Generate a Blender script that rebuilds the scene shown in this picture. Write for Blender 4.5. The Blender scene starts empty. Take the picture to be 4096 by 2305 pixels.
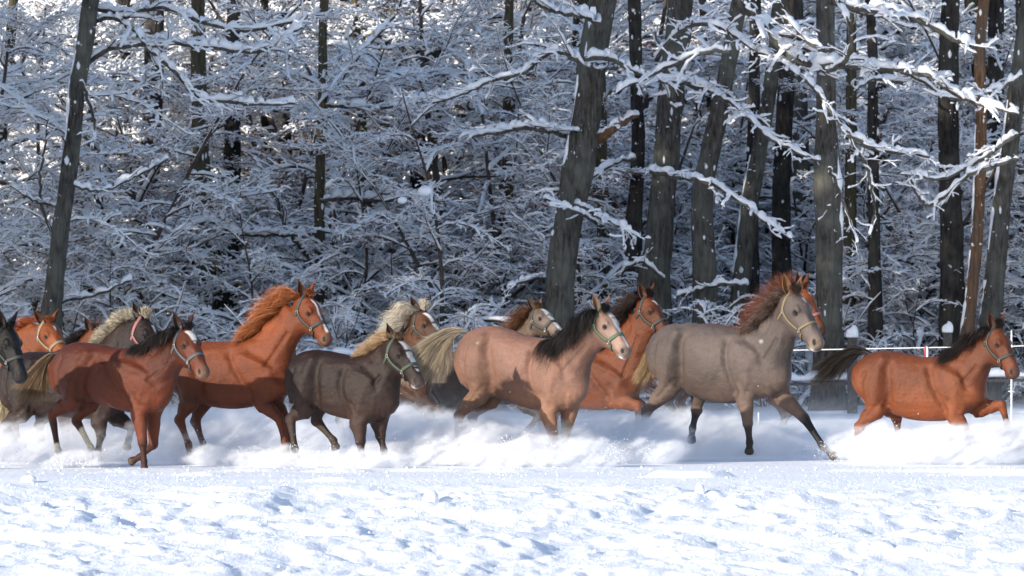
import bpy, math, random
import numpy as np
from mathutils import Vector
from mathutils.bvhtree import BVHTree

# ------------------------------------------------------------------ camera, world, sun, exposure
SC = bpy.context.scene
COL = SC.collection
F_PX = 22755.0            # focal length in photograph pixels (200 mm on a 36 mm frame, 4096 px wide)
CX, HY = 2048.0, 1290.0   # image centre column, horizon row
CAM_H = 1.6
cam_d = bpy.data.cameras.new('camera')
cam_d.sensor_width = 36.0
cam_d.lens = 36.0 * F_PX / 4096.0
cam_d.clip_start = 0.5
cam_d.clip_end = 2000.0
cam_d.dof.use_dof = True
cam_d.dof.focus_distance = 65.0
cam_d.dof.aperture_fstop = 6.8
cam = bpy.data.objects.new('camera', cam_d)
COL.objects.link(cam)
cam.location = (0, 0, CAM_H)
cam.rotation_euler = (math.radians(90) + math.atan((HY - 1152.5) / F_PX), 0, 0)
SC.camera = cam

SUN_EL, SUN_AZ = math.radians(17), math.radians(-45)   # azimuth: from the camera's left, in front of the horses
SUN_DIR = Vector((-math.cos(SUN_EL) * 0.76, -math.cos(SUN_EL) * 0.65, math.sin(SUN_EL))).normalized()
world = bpy.data.worlds.new('World')
SC.world = world
world.use_nodes = True
wn = world.node_tree
for n in list(wn.nodes):
    wn.nodes.remove(n)
sky = wn.nodes.new('ShaderNodeTexSky')
sky.sky_type = 'NISHITA'
sky.sun_disc = False
sky.sun_elevation = SUN_EL
sky.sun_rotation = math.atan2(SUN_DIR.x, SUN_DIR.y)
sky.air_density = 1.0
sky.dust_density = 0.3
sky.ozone_density = 3.0
bgn = wn.nodes.new('ShaderNodeBackground')
bgn.inputs['Strength'].default_value = 0.15
wo = wn.nodes.new('ShaderNodeOutputWorld')
tint = wn.nodes.new('ShaderNodeMix'); tint.data_type = 'RGBA'; tint.blend_type = 'MULTIPLY'
tint.inputs['Factor'].default_value = 1.0
tint.inputs['B'].default_value = (1.22, 1.0, 0.89, 1)      # cold clear winter sky, a little towards violet
wn.links.new(sky.outputs[0], tint.inputs['A'])
wn.links.new(tint.outputs['Result'], bgn.inputs['Color'])
wn.links.new(bgn.outputs[0], wo.inputs['Surface'])
sun_d = bpy.data.lights.new('sun', 'SUN')
sun_d.energy = 3.9
sun_d.angle = math.radians(0.5)
sun_d.color = (1.0, 0.915, 0.79)
sun = bpy.data.objects.new('sun', sun_d)
COL.objects.link(sun)
sun.rotation_euler = (-SUN_DIR).to_track_quat('-Z', 'Y').to_euler()
SC.view_settings.view_transform = 'Standard'
SC.view_settings.look = 'None'
SC.view_settings.exposure = 0.85
SC.view_settings.gamma = 1.0
SC.view_settings.use_curve_mapping = False
SC.render.engine = 'CYCLES'
SC.cycles.use_denoising = True
SC.cycles.max_bounces = 10
SC.cycles.diffuse_bounces = 6
SC.cycles.glossy_bounces = 2
SC.cycles.transmission_bounces = 2
SC.cycles.transparent_max_bounces = 8
SC.cycles.volume_bounces = 8
SC.cycles.volume_step_rate = 2.0
SC.cycles.volume_max_steps = 96
SC.cycles.sample_clamp_indirect = 4.0

def px(x, y, D):
    """point of the place that the photograph shows at (x, y), D metres away"""
    return np.array([(x - CX) / F_PX * D, D, CAM_H - (y - HY) / F_PX * D])

# ------------------------------------------------------------------ materials
def new_mat(name):
    m = bpy.data.materials.new(name)
    m.use_nodes = True
    nt = m.node_tree
    b = nt.nodes['Principled BSDF']
    return m, nt, b

def node(nt, t, **kw):
    n = nt.nodes.new(t)
    for k, v in kw.items():
        if k in n.inputs:
            n.inputs[k].default_value = v
        else:
            setattr(n, k, v)
    return n

def ramp(nt, src, stops, interp='LINEAR'):
    r = nt.nodes.new('ShaderNodeValToRGB')
    r.color_ramp.interpolation = interp
    e = r.color_ramp.elements
    e[0].position, e[0].color = stops[0][0], (*stops[0][1], 1)
    e[1].position, e[1].color = stops[-1][0], (*stops[-1][1], 1)
    for p, c in stops[1:-1]:
        k = e.new(p)
        k.color = (*c, 1)
    nt.links.new(src, r.inputs[0])
    return r

def simple(name, col, rough=0.6, metal=0.0, bump=0.0, bscale=40.0, var=0.0):
    m, nt, b = new_mat(name)
    b.inputs['Roughness'].default_value = rough
    b.inputs['Metallic'].default_value = metal
    tc = node(nt, 'ShaderNodeTexCoord')
    nz = node(nt, 'ShaderNodeTexNoise', Scale=bscale, Detail=4.0)
    nt.links.new(tc.outputs['Object'], nz.inputs['Vector'])
    lo = tuple(c * (1 - var) for c in col)
    hi = tuple(min(1, c * (1 + var)) for c in col)
    r = ramp(nt, nz.outputs['Fac'], [(0.3, lo), (0.7, hi)])
    nt.links.new(r.outputs[0], b.inputs['Base Color'])
    if bump:
        bp = node(nt, 'ShaderNodeBump', Strength=bump, Distance=0.01)
        nt.links.new(nz.outputs['Fac'], bp.inputs['Height'])
        nt.links.new(bp.outputs[0], b.inputs['Normal'])
    return m

def snow_mat(name, col=(0.86, 0.89, 0.94), scale=22.0, strength=0.35, dist=0.02):
    m, nt, b = new_mat(name)
    b.inputs['Base Color'].default_value = (*col, 1)
    b.inputs['Roughness'].default_value = 0.65
    b.inputs['Specular IOR Level'].default_value = 0.25
    tc = node(nt, 'ShaderNodeTexCoord')
    nz = node(nt, 'ShaderNodeTexNoise', Scale=scale, Detail=5.0, Roughness=0.65)
    nt.links.new(tc.outputs['Object'], nz.inputs['Vector'])
    bp = node(nt, 'ShaderNodeBump', Strength=strength, Distance=dist)
    nt.links.new(nz.outputs['Fac'], bp.inputs['Height'])
    nt.links.new(bp.outputs[0], b.inputs['Normal'])
    return m

def bark_mat(name, dark, light, moss=None, scale=1.0):
    m, nt, b = new_mat(name)
    b.inputs['Roughness'].default_value = 0.9
    b.inputs['Specular IOR Level'].default_value = 0.1
    tc = node(nt, 'ShaderNodeTexCoord')
    mp = node(nt, 'ShaderNodeMapping')
    mp.inputs['Scale'].default_value = (9 * scale, 9 * scale, 1.6 * scale)
    nt.links.new(tc.outputs['Object'], mp.inputs['Vector'])
    n1 = node(nt, 'ShaderNodeTexNoise', Scale=2.4, Detail=7.0, Roughness=0.7)
    nt.links.new(mp.outputs[0], n1.inputs['Vector'])
    n2 = node(nt, 'ShaderNodeTexNoise', Scale=1.3, Detail=4.0, Roughness=0.6)
    nt.links.new(tc.outputs['Object'], n2.inputs['Vector'])
    r1 = ramp(nt, n1.outputs['Fac'], [(0.36, dark), (0.52, tuple((a + b) / 2 for a, b in zip(dark, light))), (0.66, light)])
    vor = node(nt, 'ShaderNodeTexVoronoi', Scale=1.1); vor.feature = 'DISTANCE_TO_EDGE'
    wv = node(nt, 'ShaderNodeMix', data_type='RGBA'); wv.inputs['Factor'].default_value = 0.35
    nt.links.new(mp.outputs[0], wv.inputs['A']); nt.links.new(n1.outputs['Color'], wv.inputs['B']); nt.links.new(wv.outputs['Result'], vor.inputs['Vector'])
    rc = ramp(nt, vor.outputs['Distance'], [(0.0, (0.74, 0.74, 0.74)), (0.16, (1, 1, 1))])
    r2 = ramp(nt, n2.outputs['Fac'], [(0.44, (0, 0, 0)), (0.60, (1, 1, 1))])
    mx = node(nt, 'ShaderNodeMix', data_type='RGBA')
    mx.inputs['B'].default_value = (*(moss or tuple(c * 1.5 for c in light)), 1)
    nt.links.new(r2.outputs[0], mx.inputs['Factor'])
    nt.links.new(r1.outputs[0], mx.inputs['A'])
    mc = node(nt, 'ShaderNodeMix', data_type='RGBA', blend_type='MULTIPLY'); mc.inputs['Factor'].default_value = 1
    nt.links.new(mx.outputs['Result'], mc.inputs['A']); nt.links.new(rc.outputs[0], mc.inputs['B'])
    nt.links.new(mc.outputs['Result'], b.inputs['Base Color'])
    ad = node(nt, 'ShaderNodeMath', operation='ADD')
    nt.links.new(n1.outputs['Fac'], ad.inputs[0]); nt.links.new(rc.outputs[0], ad.inputs[1])
    bp = node(nt, 'ShaderNodeBump', Strength=0.9, Distance=0.035)
    nt.links.new(ad.outputs[0], bp.inputs['Height'])
    nt.links.new(bp.outputs[0], b.inputs['Normal'])
    return m

# ------------------------------------------------------------------ objects
def tag(o, label=None, cat=None, group=None, kind=None):
    if label: o['label'] = label
    if cat: o['category'] = cat
    if group: o['group'] = group
    if kind: o['kind'] = kind
    return o

def mesh_from(name, V, Fc, mats=(), smooth=True, mat_idx=None):
    me = bpy.data.meshes.new(name)
    V = np.asarray(V, dtype=np.float32)
    nv = len(V)
    me.vertices.add(nv)
    me.vertices.foreach_set('co', V.ravel())
    Fc = np.asarray(Fc, dtype=np.int32)
    nf, k = Fc.shape
    me.loops.add(nf * k)
    me.loops.foreach_set('vertex_index', Fc.ravel())
    me.polygons.add(nf)
    me.polygons.foreach_set('loop_start', np.arange(0, nf * k, k, dtype=np.int32))
    if mat_idx is not None:
        me.polygons.foreach_set('material_index', np.asarray(mat_idx, dtype=np.int32))
    me.polygons.foreach_set('use_smooth', np.full(nf, smooth, dtype=bool))
    for m in mats:
        me.materials.append(m)
    me.update(calc_edges=True)
    me.validate()
    return me

def obj(name, me, parent=None, loc=None):
    o = bpy.data.objects.new(name, me)
    COL.objects.link(o)
    if parent is not None:
        o.parent = parent
    if loc is not None:
        o.location = loc
    return o

def empty(name, loc):
    o = bpy.data.objects.new(name, None)
    COL.objects.link(o)
    o.location = tuple(float(c) for c in loc)
    o.empty_display_size = 0.2
    return o

def nrm(v):
    v = np.asarray(v, float)
    return v / (np.linalg.norm(v, axis=-1, keepdims=True) + 1e-12)

class Tubes:
    """collects closed tubes (quads; triangles written as quads with pinched ends) into one mesh"""
    def __init__(self):
        self.V, self.F, self.M, self.n = [], [], [], 0
    def ring_faces(self, n, k, m):
        i = np.arange(n - 1)[:, None] * k
        j = np.arange(k)[None, :]
        a = i + j
        b = i + (j + 1) % k
        f = np.stack([a, b, b + k, a + k], -1).reshape(-1, 4) + self.n
        self.F.append(f)
        self.M.append(np.full(len(f), m, dtype=np.int32))
    def add_rings(self, R, m=0):
        n, k, _ = R.shape
        self.V.append(R.reshape(-1, 3))
        self.ring_faces(n, k, m)
        self.n += n * k
    def tube(self, P, r, k=5, m=0, tip=True, noise=None):
        P = np.asarray(P, float); r = np.asarray(r, float)
        T = nrm(np.gradient(P, axis=0))
        d = nrm(P[-1] - P[0])
        ref = np.array([1.0, 0, 0]) if abs(d[2]) > 0.8 else np.array([0, 0, 1.0])
        S = nrm(np.cross(T, ref)); U = np.cross(S, T)
        a = np.arange(k) * 2 * np.pi / k
        rr = np.repeat(r[:, None], k, 1)
        if noise is not None:
            rr = rr * (1 + noise * RNG.standard_normal(rr.shape))
        R = P[:, None] + rr[..., None] * (np.cos(a)[None, :, None] * S[:, None] + np.sin(a)[None, :, None] * U[:, None])
        if tip:
            R = np.concatenate([P[:1, None].repeat(k, 1), R, P[-1:, None].repeat(k, 1)], 0)
        self.add_rings(R, m)
    def snow(self, P, r, h, m=1, k=6, wide=1.0):
        """a pillow of snow lying along the upper side of a branch"""
        P = np.asarray(P, float); r = np.asarray(r, float); h = np.asarray(h, float)
        T = nrm(np.gradient(P, axis=0))
        S = nrm(np.cross(T, [0, 0, 1.0]))
        Z = np.array([0, 0, 1.0])
        w = (r * 0.95 + h * 0.42) * wide
        a = np.arange(k) * 2 * np.pi / k + np.pi / 2
        ca, sa = np.cos(a), np.sin(a)
        sa = np.where(sa < 0, sa * 0.55, sa)
        C = P + Z * (r * 0.35 + h * 0.40)[:, None]
        R = C[:, None] + (w[:, None] * ca[None])[..., None] * S[:, None] + (h[:, None] * 0.62 * sa[None])[..., None] * Z
        R = np.concatenate([R[:1].mean(1, keepdims=True).repeat(k, 1), R, R[-1:].mean(1, keepdims=True).repeat(k, 1)], 0)
        self.add_rings(R, m)
    def faces(self, V, F, m=0):
        V = np.asarray(V, float)
        self.V.append(V.reshape(-1, 3)); f = np.asarray(F) + self.n
        self.F.append(f); self.M.append(np.full(len(f), m, dtype=np.int32)); self.n += len(V.reshape(-1, 3))
    def build(self, name, mats, smooth=True):
        return mesh_from(name, np.concatenate(self.V), np.concatenate(self.F), mats, smooth, np.concatenate(self.M))

RNG = np.random.default_rng(7)

def cr(P, n):
    """Catmull-Rom resampling of rows of P to n rows"""
    P = np.asarray(P, float)
    if len(P) == 1: return P.repeat(n, 0)
    Q = np.concatenate([2 * P[:1] - P[1:2], P, 2 * P[-1:] - P[-2:-1]])
    t = np.linspace(0, len(P) - 1 - 1e-6, n)
    i = t.astype(int); f = (t - i)[:, None]
    p0, p1, p2, p3 = Q[i], Q[i + 1], Q[i + 2], Q[i + 3]
    return 0.5 * (2 * p1 + (p2 - p0) * f + (2 * p0 - 5 * p1 + 4 * p2 - p3) * f ** 2 + (3 * p1 - p0 - 3 * p2 + p3) * f ** 3)

def vnoise(X, Y, seed=0):
    """value noise on arrays"""
    xi = np.floor(X).astype(np.int64); yi = np.floor(Y).astype(np.int64)
    fx = X - xi; fy = Y - yi
    fx = fx * fx * (3 - 2 * fx); fy = fy * fy * (3 - 2 * fy)
    def h(a, b):
        n = (a * 374761393 + b * 668265263 + seed * 974634777) & 0xffffffff
        n = ((n ^ (n >> 13)) * 1274126177) & 0xffffffff
        return ((n ^ (n >> 16)) & 0xffff) / 65535.0
    return (h(xi, yi) * (1 - fx) + h(xi + 1, yi) * fx) * (1 - fy) + (h(xi, yi + 1) * (1 - fx) + h(xi + 1, yi + 1) * fx) * fy
# ================================================================== SNOW FIELD
def fbm(x, y, s, o=4):
    v = 0; a = 1; tot = 0
    for i in range(o):
        v = v + a * vnoise(x * 2 ** i + 17 * i, y * 2 ** i + 9 * i, s + i); tot += a; a *= .5
    return v / tot

def ground_h(X, Y):
    rough = np.clip((57.6 - Y) / 2.4, 0, 1)
    # trodden lumps: overlapping mounds with steep edges
    a = fbm(X * .75 + 3, Y * .42, 5, 3)
    m1 = np.clip((a - .47) / .14, 0, 1); m1 = m1 * m1 * (3 - 2 * m1)
    b = fbm(X * 1.9 + 40, Y * 1.05 + 4, 15, 3)
    m2 = np.clip((b - .50) / .12, 0, 1); m2 = m2 * m2 * (3 - 2 * m2)
    c = fbm(X * 6.2, Y * 3.1, 25, 3)
    m3 = np.clip((c - .56) / .10, 0, 1); m3 = m3 * m3 * (3 - 2 * m3)
    h = rough * (.064 * m1 + .042 * m2 + .018 * m3 + .018 * (c - .5))
    e = fbm(X * 13, Y * 8, 27, 2)
    h = h + rough * .005 * np.clip((e - .5) / .12, 0, 1)
    h = h - .05 * np.clip(58 - Y, 0, 60)
    # thin drift ridges on the smooth band
    d = fbm(X * .55 + 9, Y * .9 + 2, 33, 3)
    mid = np.clip((62.5 - Y) / 3, 0, 1) * (1 - rough)
    h = h + mid * .07 * np.clip((d - .60) / .08, 0, 1)
    h = h + .05 * (fbm(X * .09, Y * .05, 41, 2) - .5) * np.clip((61 - Y) / 12, 0, 1)
    h = h + .004 * (fbm(X * 4, Y * 4, 51, 2) - .5)
    # the wood's floor rises a little and is uneven
    wood = np.clip((Y - 101) / 6, 0, 1)
    h = h + wood * (.35 * fbm(X * .5, Y * .35, 61, 3) - .05) + np.clip(Y - 112, 0, 60) * .045
    # slope of the valley side far behind
    h = h + np.clip(Y - 172, 0, 200) * .38
    return h

def make_ground():
    xs = np.concatenate([[-220, -150, -100, -70, -45, -30, -22, -17, -13, -11, -9.5, -8.4], np.arange(-7.6, 7.61, .043), [8.4, 9.5, 11, 13, 17, 22, 30, 45, 70, 100, 150, 220]])
    ys = np.concatenate([[-25, -5, 8, 18, 25, 29, 32, 34], np.arange(35, 45, .15), np.arange(45, 59, .042), np.arange(59, 72, .1), np.arange(72, 100, .5), np.arange(100, 128, .7), [130, 135, 140, 150, 160, 172, 180, 195, 215, 245, 290, 350]])
    X, Y = np.meshgrid(xs, ys, indexing='ij')
    Zh = ground_h(X, Y)
    nx, ny = X.shape
    V = np.stack([X, Y, Zh], -1).reshape(-1, 3)
    i = np.arange(nx - 1)[:, None] * ny + np.arange(ny - 1)[None]
    F = np.stack([i, i + ny, i + ny + 1, i + 1], -1).reshape(-1, 4)
    m, nt, b = new_mat('field_snow')
    b.inputs['Roughness'].default_value = 0.6
    b.inputs['Specular IOR Level'].default_value = 0.3
    tc = node(nt, 'ShaderNodeTexCoord')
    n1 = node(nt, 'ShaderNodeTexNoise', Scale=14.0, Detail=6.0, Roughness=0.7)
    n2 = node(nt, 'ShaderNodeTexNoise', Scale=.8, Detail=3.0)
    mp = node(nt, 'ShaderNodeMapping'); mp.inputs['Scale'].default_value = (1, .35, 1)
    nt.links.new(tc.outputs['Object'], mp.inputs['Vector'])
    nt.links.new(mp.outputs[0], n1.inputs['Vector']); nt.links.new(tc.outputs['Object'], n2.inputs['Vector'])
    r = ramp(nt, n2.outputs['Fac'], [(.35, (.84, .87, .93)), (.65, (.92, .93, .95))])
    nt.links.new(r.outputs[0], b.inputs['Base Color'])
    bp = node(nt, 'ShaderNodeBump', Strength=.75, Distance=.03)
    nt.links.new(n1.outputs['Fac'], bp.inputs['Height']); nt.links.new(bp.outputs[0], b.inputs['Normal'])
    o = obj('snow_field', mesh_from('snow_field', V, F, [m])); tag(o, kind='structure')
    return m
MAT_FIELD = make_ground()

def lump(name, c, size, seed, squash=.8, label=None, group=None):
    rng = np.random.default_rng(seed)
    n, k = 12, 18
    a = np.linspace(0, np.pi, n); th = np.arange(k) * 2 * np.pi / k
    off = rng.random(3) * 20
    R = np.zeros((n, k, 3))
    for i, x in enumerate(a):
        for j, y in enumerate(th):
            d = np.array([math.sin(x) * math.cos(y), math.sin(x) * math.sin(y), math.cos(x)])
            r = 1 + .38 * (vnoise(np.array([d[0] * 1.6 + off[0] + d[2]]), np.array([d[1] * 1.6 + off[1]]), seed)[0] - .5) + .15 * (vnoise(np.array([d[0] * 5 + off[0]]), np.array([d[2] * 5 + off[1] + d[1] * 3]), seed)[0] - .5)
            R[i, j] = d * r * np.array(size) / 2
    tb = Tubes(); tb.add_rings(R)
    z = ground_h(np.array([c[0]]), np.array([c[1]]))[0]
    o = obj(name, tb.build(name, [MAT_FIELD]), loc=(c[0], c[1], z + size[2] * .32))
    tag(o, label, 'snow lump', group)
    return o

p_ = px(1722, 2015, 54.6)
lump('snow_lump', (p_[0], 54.6), (.17, .16, .19), 4, label='tall rounded lump of snow standing alone in the middle of the trampled foreground', group='snow lumps in the trampled field')
p_ = px(1800, 2010, 54.8)
lump('snow_lump', (p_[0], 54.8), (.24, .2, .10), 6, label='low broken clod of snow lying just right of the tall lump', group='snow lumps in the trampled field')
lump('snow_lump', (px(2800, 2010, 55.0)[0], 55.0), (.10, .1, .12), 8, label='small upright lump of snow right of centre in the trampled field', group='snow lumps in the trampled field')
lump('snow_lump', (px(118, 1935, 57.6)[0], 57.6), (.16, .15, .09), 9, label='small mound of snow at the far left below the bay foal', group='snow lumps in the trampled field')
lump('snow_lump', (px(325, 2052, 53.6)[0], 53.6), (.12, .12, .08), 10, label='small snow clod at the left in the trampled foreground', group='snow lumps in the trampled field')

def scatter_bits(name, pts, sizes, mat, label, cat):
    """tiny faceted crumbs"""
    base = np.array([[1, 0, 0], [0, 1, 0], [-1, 0, 0], [0, -1, 0], [0, 0, 1], [0, 0, -1]], float)
    V = (pts[:, None] + base[None] * sizes[:, None, None] * (0.7 + .6 * RNG.random((len(pts), 6, 1)))).reshape(-1, 3)
    f = np.array([[0, 1, 4, 4], [1, 2, 4, 4], [2, 3, 4, 4], [3, 0, 4, 4], [1, 0, 5, 5], [2, 1, 5, 5], [3, 2, 5, 5], [0, 3, 5, 5]])[:, :3]
    F = (f[None] + np.arange(len(pts))[:, None, None] * 6).reshape(-1, 3)
    o = obj(name, mesh_from(name, V, F, [mat], smooth=True))
    tag(o, label, cat, kind='stuff')
    return o
MAT_GRAIN_GLINT = simple('snow_crumb', (.93, .94, .96), rough=.5)
n_ = 900  # tiny white bits laid on the field to imitate sun glints
yy = 46 + 17 * RNG.random(n_) ** .8; xx = (RNG.random(n_) - .5) * yy * .19
zz = ground_h(xx, yy)
sz = .006 + .016 * RNG.random(n_) ** 4
scatter_bits('snow_crumbs', np.stack([xx, yy, zz + sz * .4], 1), sz, MAT_GRAIN_GLINT, 'loose crumbs of snow scattered over the smooth and trampled field', 'snow crumbs')
# ================================================================== THE SNOW-LADEN WOOD
MAT_BARK = bark_mat('bark_grey', (0.034, 0.031, 0.028), (0.165, 0.150, 0.132), (0.14, 0.14, 0.118))
MAT_BARK_D = bark_mat('bark_dark', (0.012, 0.011, 0.012), (0.060, 0.054, 0.050), (0.075, 0.07, 0.06))
MAT_BARK_B = bark_mat('bark_brown', (0.10, 0.055, 0.032), (0.26, 0.15, 0.09), (0.14, 0.10, 0.07))
MAT_BARK_O = bark_mat('bark_olive', (0.05, 0.042, 0.028), (0.15, 0.125, 0.082), (0.10, 0.095, 0.06))
MAT_TWIG = simple('twig_bark', (0.070, 0.052, 0.044), rough=.9, var=.4, bscale=6)
MAT_BSNOW = snow_mat('branch_snow', (0.93, 0.945, 0.97), 16.0, .5, .04)
MAT_LEAF = simple('dry_leaf', (0.20, 0.10, 0.065), rough=.7, var=.5, bscale=30)

def curve(p, d, L, n, bend, wander, rng):
    """a branch line: p start, d direction, L length, bend (upward curvature), wander"""
    P = [np.array(p, float)]; d = nrm(np.array(d, float)); st = L / n
    w = np.zeros(3)
    for i in range(n):
        w = w * .6 + rng.standard_normal(3) * wander
        d = nrm(d + w + np.array([0, 0, bend / n]))
        P.append(P[-1] + d * st)
    return np.array(P)

def add_branch(tb, P, r0, r1, snow, rng, k=5, mb=0, ms=1, wide=1.3, lumpy=.35):
    n = len(P)
    r = r0 + (r1 - r0) * np.linspace(0, 1, n) ** .8
    tb.tube(P, r, k, mb, tip=True)
    if snow <= 0: return
    T = nrm(np.gradient(P, axis=0))
    hz = np.sqrt(np.clip(1 - T[:, 2] ** 2, 0, 1))
    ok = hz > .42
    # lumpy thickness with occasional gaps
    m = n * 2 - 1
    t2 = np.linspace(0, n - 1, m)
    P2 = np.stack([np.interp(t2, np.arange(n), P[:, i]) for i in range(3)], 1)
    r2 = np.interp(t2, np.arange(n), r); h2 = np.interp(t2, np.arange(n), hz)
    lum = 1 + lumpy * (rng.random(m) * 2 - 1)
    gap = rng.random()
    lum *= np.where(vnoise(t2 * .7 + gap * 50, t2 * 0 + gap * 9, 3) < .25, .25, 1)
    h = 0.95 * snow * np.clip((h2 - .42) / .4, 0, 1) * lum * np.minimum(1, (r2 / max(r0, 1e-3)) ** .35 * 1.15)
    h[0] *= .6; h[-1] *= .5
    good = h > .004
    i = 0
    while i < m:
        if good[i]:
            j = i
            while j + 1 < m and good[j + 1]: j += 1
            if j - i >= 2: tb.snow(P2[i:j + 1], r2[i:j + 1], h[i:j + 1], ms, 6, wide)
            i = j + 1
        else: i += 1

def spray(tb, P, r0, levels, ln, dens, snow, rng, plane=None, mb=0, ms=1, mt=2, leaves=0.0, droop=-.25, LV=None):
    """side shoots in the branch's own flat fan, each carrying its own"""
    n = len(P)
    seg = np.linalg.norm(np.diff(P, axis=0), axis=1); tot = seg.sum()
    cnt = max(1, int(tot * dens))
    T = nrm(np.gradient(P, axis=0))
    side = 1 if rng.random() < .5 else -1
    for c in range(cnt):
        t = .12 + .88 * (c + rng.random() * .8) / cnt
        if t > .99: continue
        x = t * (n - 1); i = int(x); f = x - i
        p = P[i] * (1 - f) + P[i + 1] * f
        tt = T[i]
        S = np.cross(tt, [0, 0, 1.0]) if abs(tt[2]) < .85 else nrm(rng.standard_normal(3) * [1, 1, .1])
        S = nrm(S); side = -side
        ang = math.radians(rng.uniform(35, 68))
        d = tt * math.cos(ang) + S * side * math.sin(ang) + np.array([0, 0, rng.normal(0.06, .22)])
        L = ln * (1 - .55 * t) * rng.uniform(.55, 1.2)
        if L < .12: continue
        m = 5 if levels > 1 else 4
        Q = curve(p, d, L, m, droop * L + rng.normal(0, .25), .12, rng)
        rr = max(r0 * (1 - t * .75) * .55, .004)
        s_ = snow * (.8 if levels > 1 else .62) * rng.uniform(.5, 1.25)
        add_branch(tb, Q, rr, max(rr * .35, .003), s_, rng, 4 if levels > 1 else 3, mb, ms)
        if levels > 1:
            spray(tb, Q, rr, levels - 1, ln * .46, dens * 1.5, snow * .8, rng, None, mb, ms, mt, leaves, droop, LV)
        if leaves and LV is not None and rng.random() < leaves:
            for q in range(int(8 * L / .3) + 3):
                j = rng.integers(1, len(Q)); LV.append(Q[j] + rng.normal(0, .05, 3) - np.array([0, 0, .03]))

def leaf_faces(tb, LV, rng, m=2, s=.036):
    if not LV: return
    C = np.array(LV); n = len(C)
    a = nrm(rng.standard_normal((n, 3)) * [1, 1, .6]); b = nrm(np.cross(a, rng.standard_normal((n, 3))))
    ss = s * (.6 + .8 * rng.random((n, 1)))
    V = np.stack([C + a * ss, C + b * ss * .55, C - a * ss, C - b * ss * .55], 1)
    tb.faces(V.reshape(-1, 3), np.arange(4)[None] + np.arange(n)[:, None] * 4, m)

# ---- shared branch meshes (origin at the branch's foot, growing along +X)
PROTO = []
def make_protos():
    specs = [  # length, radius, first-shoot length, density, levels, snow, rise, leaves
        (3.6, .040, 1.5, 3.7, 3, .095, .10, 0), (3.0, .034, 1.3, 3.9, 3, .09, .25, 0), (4.2, .050, 1.7, 3.2, 3, .105, -.05, 0),
        (2.4, .026, 1.0, 4.3, 3, .075, .05, 0), (3.2, .034, 1.3, 3.0, 3, .085, -.35, .45), (2.2, .022, .8, 3.6, 2, .08, .3, .0),
        (2.6, .026, 1.0, 3.4, 3, .075, -.55, .55), (1.6, .018, .7, 4.5, 2, .075, .2, .0),
             (2.6, .022, 1.1, 4.8, 3, .062, .15, .04), (2.2, .020, 1.0, 5.0, 3, .062, -.3, .12)]
    for q, (L, r, l1, dn, lv, sn, rise, lf) in enumerate(specs):
        rng = np.random.default_rng(100 + q)
        tb = Tubes(); LV = []
        P = curve((0, 0, 0), (1, 0, .35 + rise), L, 12, -.75 - rise * .4, .05, rng)
        add_branch(tb, P, r, r * .25, sn * 1.25, rng, 5)
        spray(tb, P, r, lv, l1, dn, sn, rng, leaves=lf, LV=LV)
        leaf_faces(tb, LV, rng)
        PROTO.append(tb.build('branch', [MAT_TWIG, MAT_BSNOW, MAT_LEAF]))
make_protos()
print('proto tris', [len(p.polygons) * 2 for p in PROTO])

def put_branch(parent, i, loc, az, pitch, s, rng, name='branch'):
    o = bpy.data.objects.new(name, PROTO[i]); COL.objects.link(o); o.parent = parent
    o.location = loc
    o.rotation_euler = (rng.uniform(-.25, .25), -pitch, az)
    o.scale = (s, s * rng.choice([-1, 1]), s)
    return o

TREES = []
def trunk_mesh(P, R, mat, k=14, seed=0, snowside=0.0, flare=1.0):
    rng = np.random.default_rng(seed)
    n = max(14, int(np.linalg.norm(P[-1] - P[0]) * 4))
    M = cr(np.concatenate([P, np.asarray(R)[:, None]], 1), n)
    C, r = M[:, :3], M[:, 3]
    a = np.arange(k) * 2 * np.pi / k
    s = np.linspace(0, 1, n)
    lump_ = 1 + .10 * (vnoise(np.repeat(s[:, None] * n * .35, k, 1), np.cos(a)[None] * 1.5 + np.sin(a)[None] * 2.1 + 9 + 0 * s[:, None], seed + 2) - .5) * 2
    lump_ += .05 * (vnoise(np.repeat(s[:, None] * n * 1.1, k, 1), np.repeat(a[None] * 2, n, 0), seed + 5) - .5)
    ft = 1 + .45 * flare * np.exp(-s * n / 4 / .5 * .35)[:, None] * (1 + .3 * np.cos(a * 4 + seed))[None]
    rr = r[:, None] * lump_ * ft
    R3 = C[:, None] + rr[..., None] * np.stack([np.cos(a), np.sin(a), 0 * a], -1)[None]
    tb = Tubes(); tb.add_rings(np.concatenate([R3, R3[-1:].mean(1, keepdims=True).repeat(k, 1)], 0))
    return tb, C, r, a, rr

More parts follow.
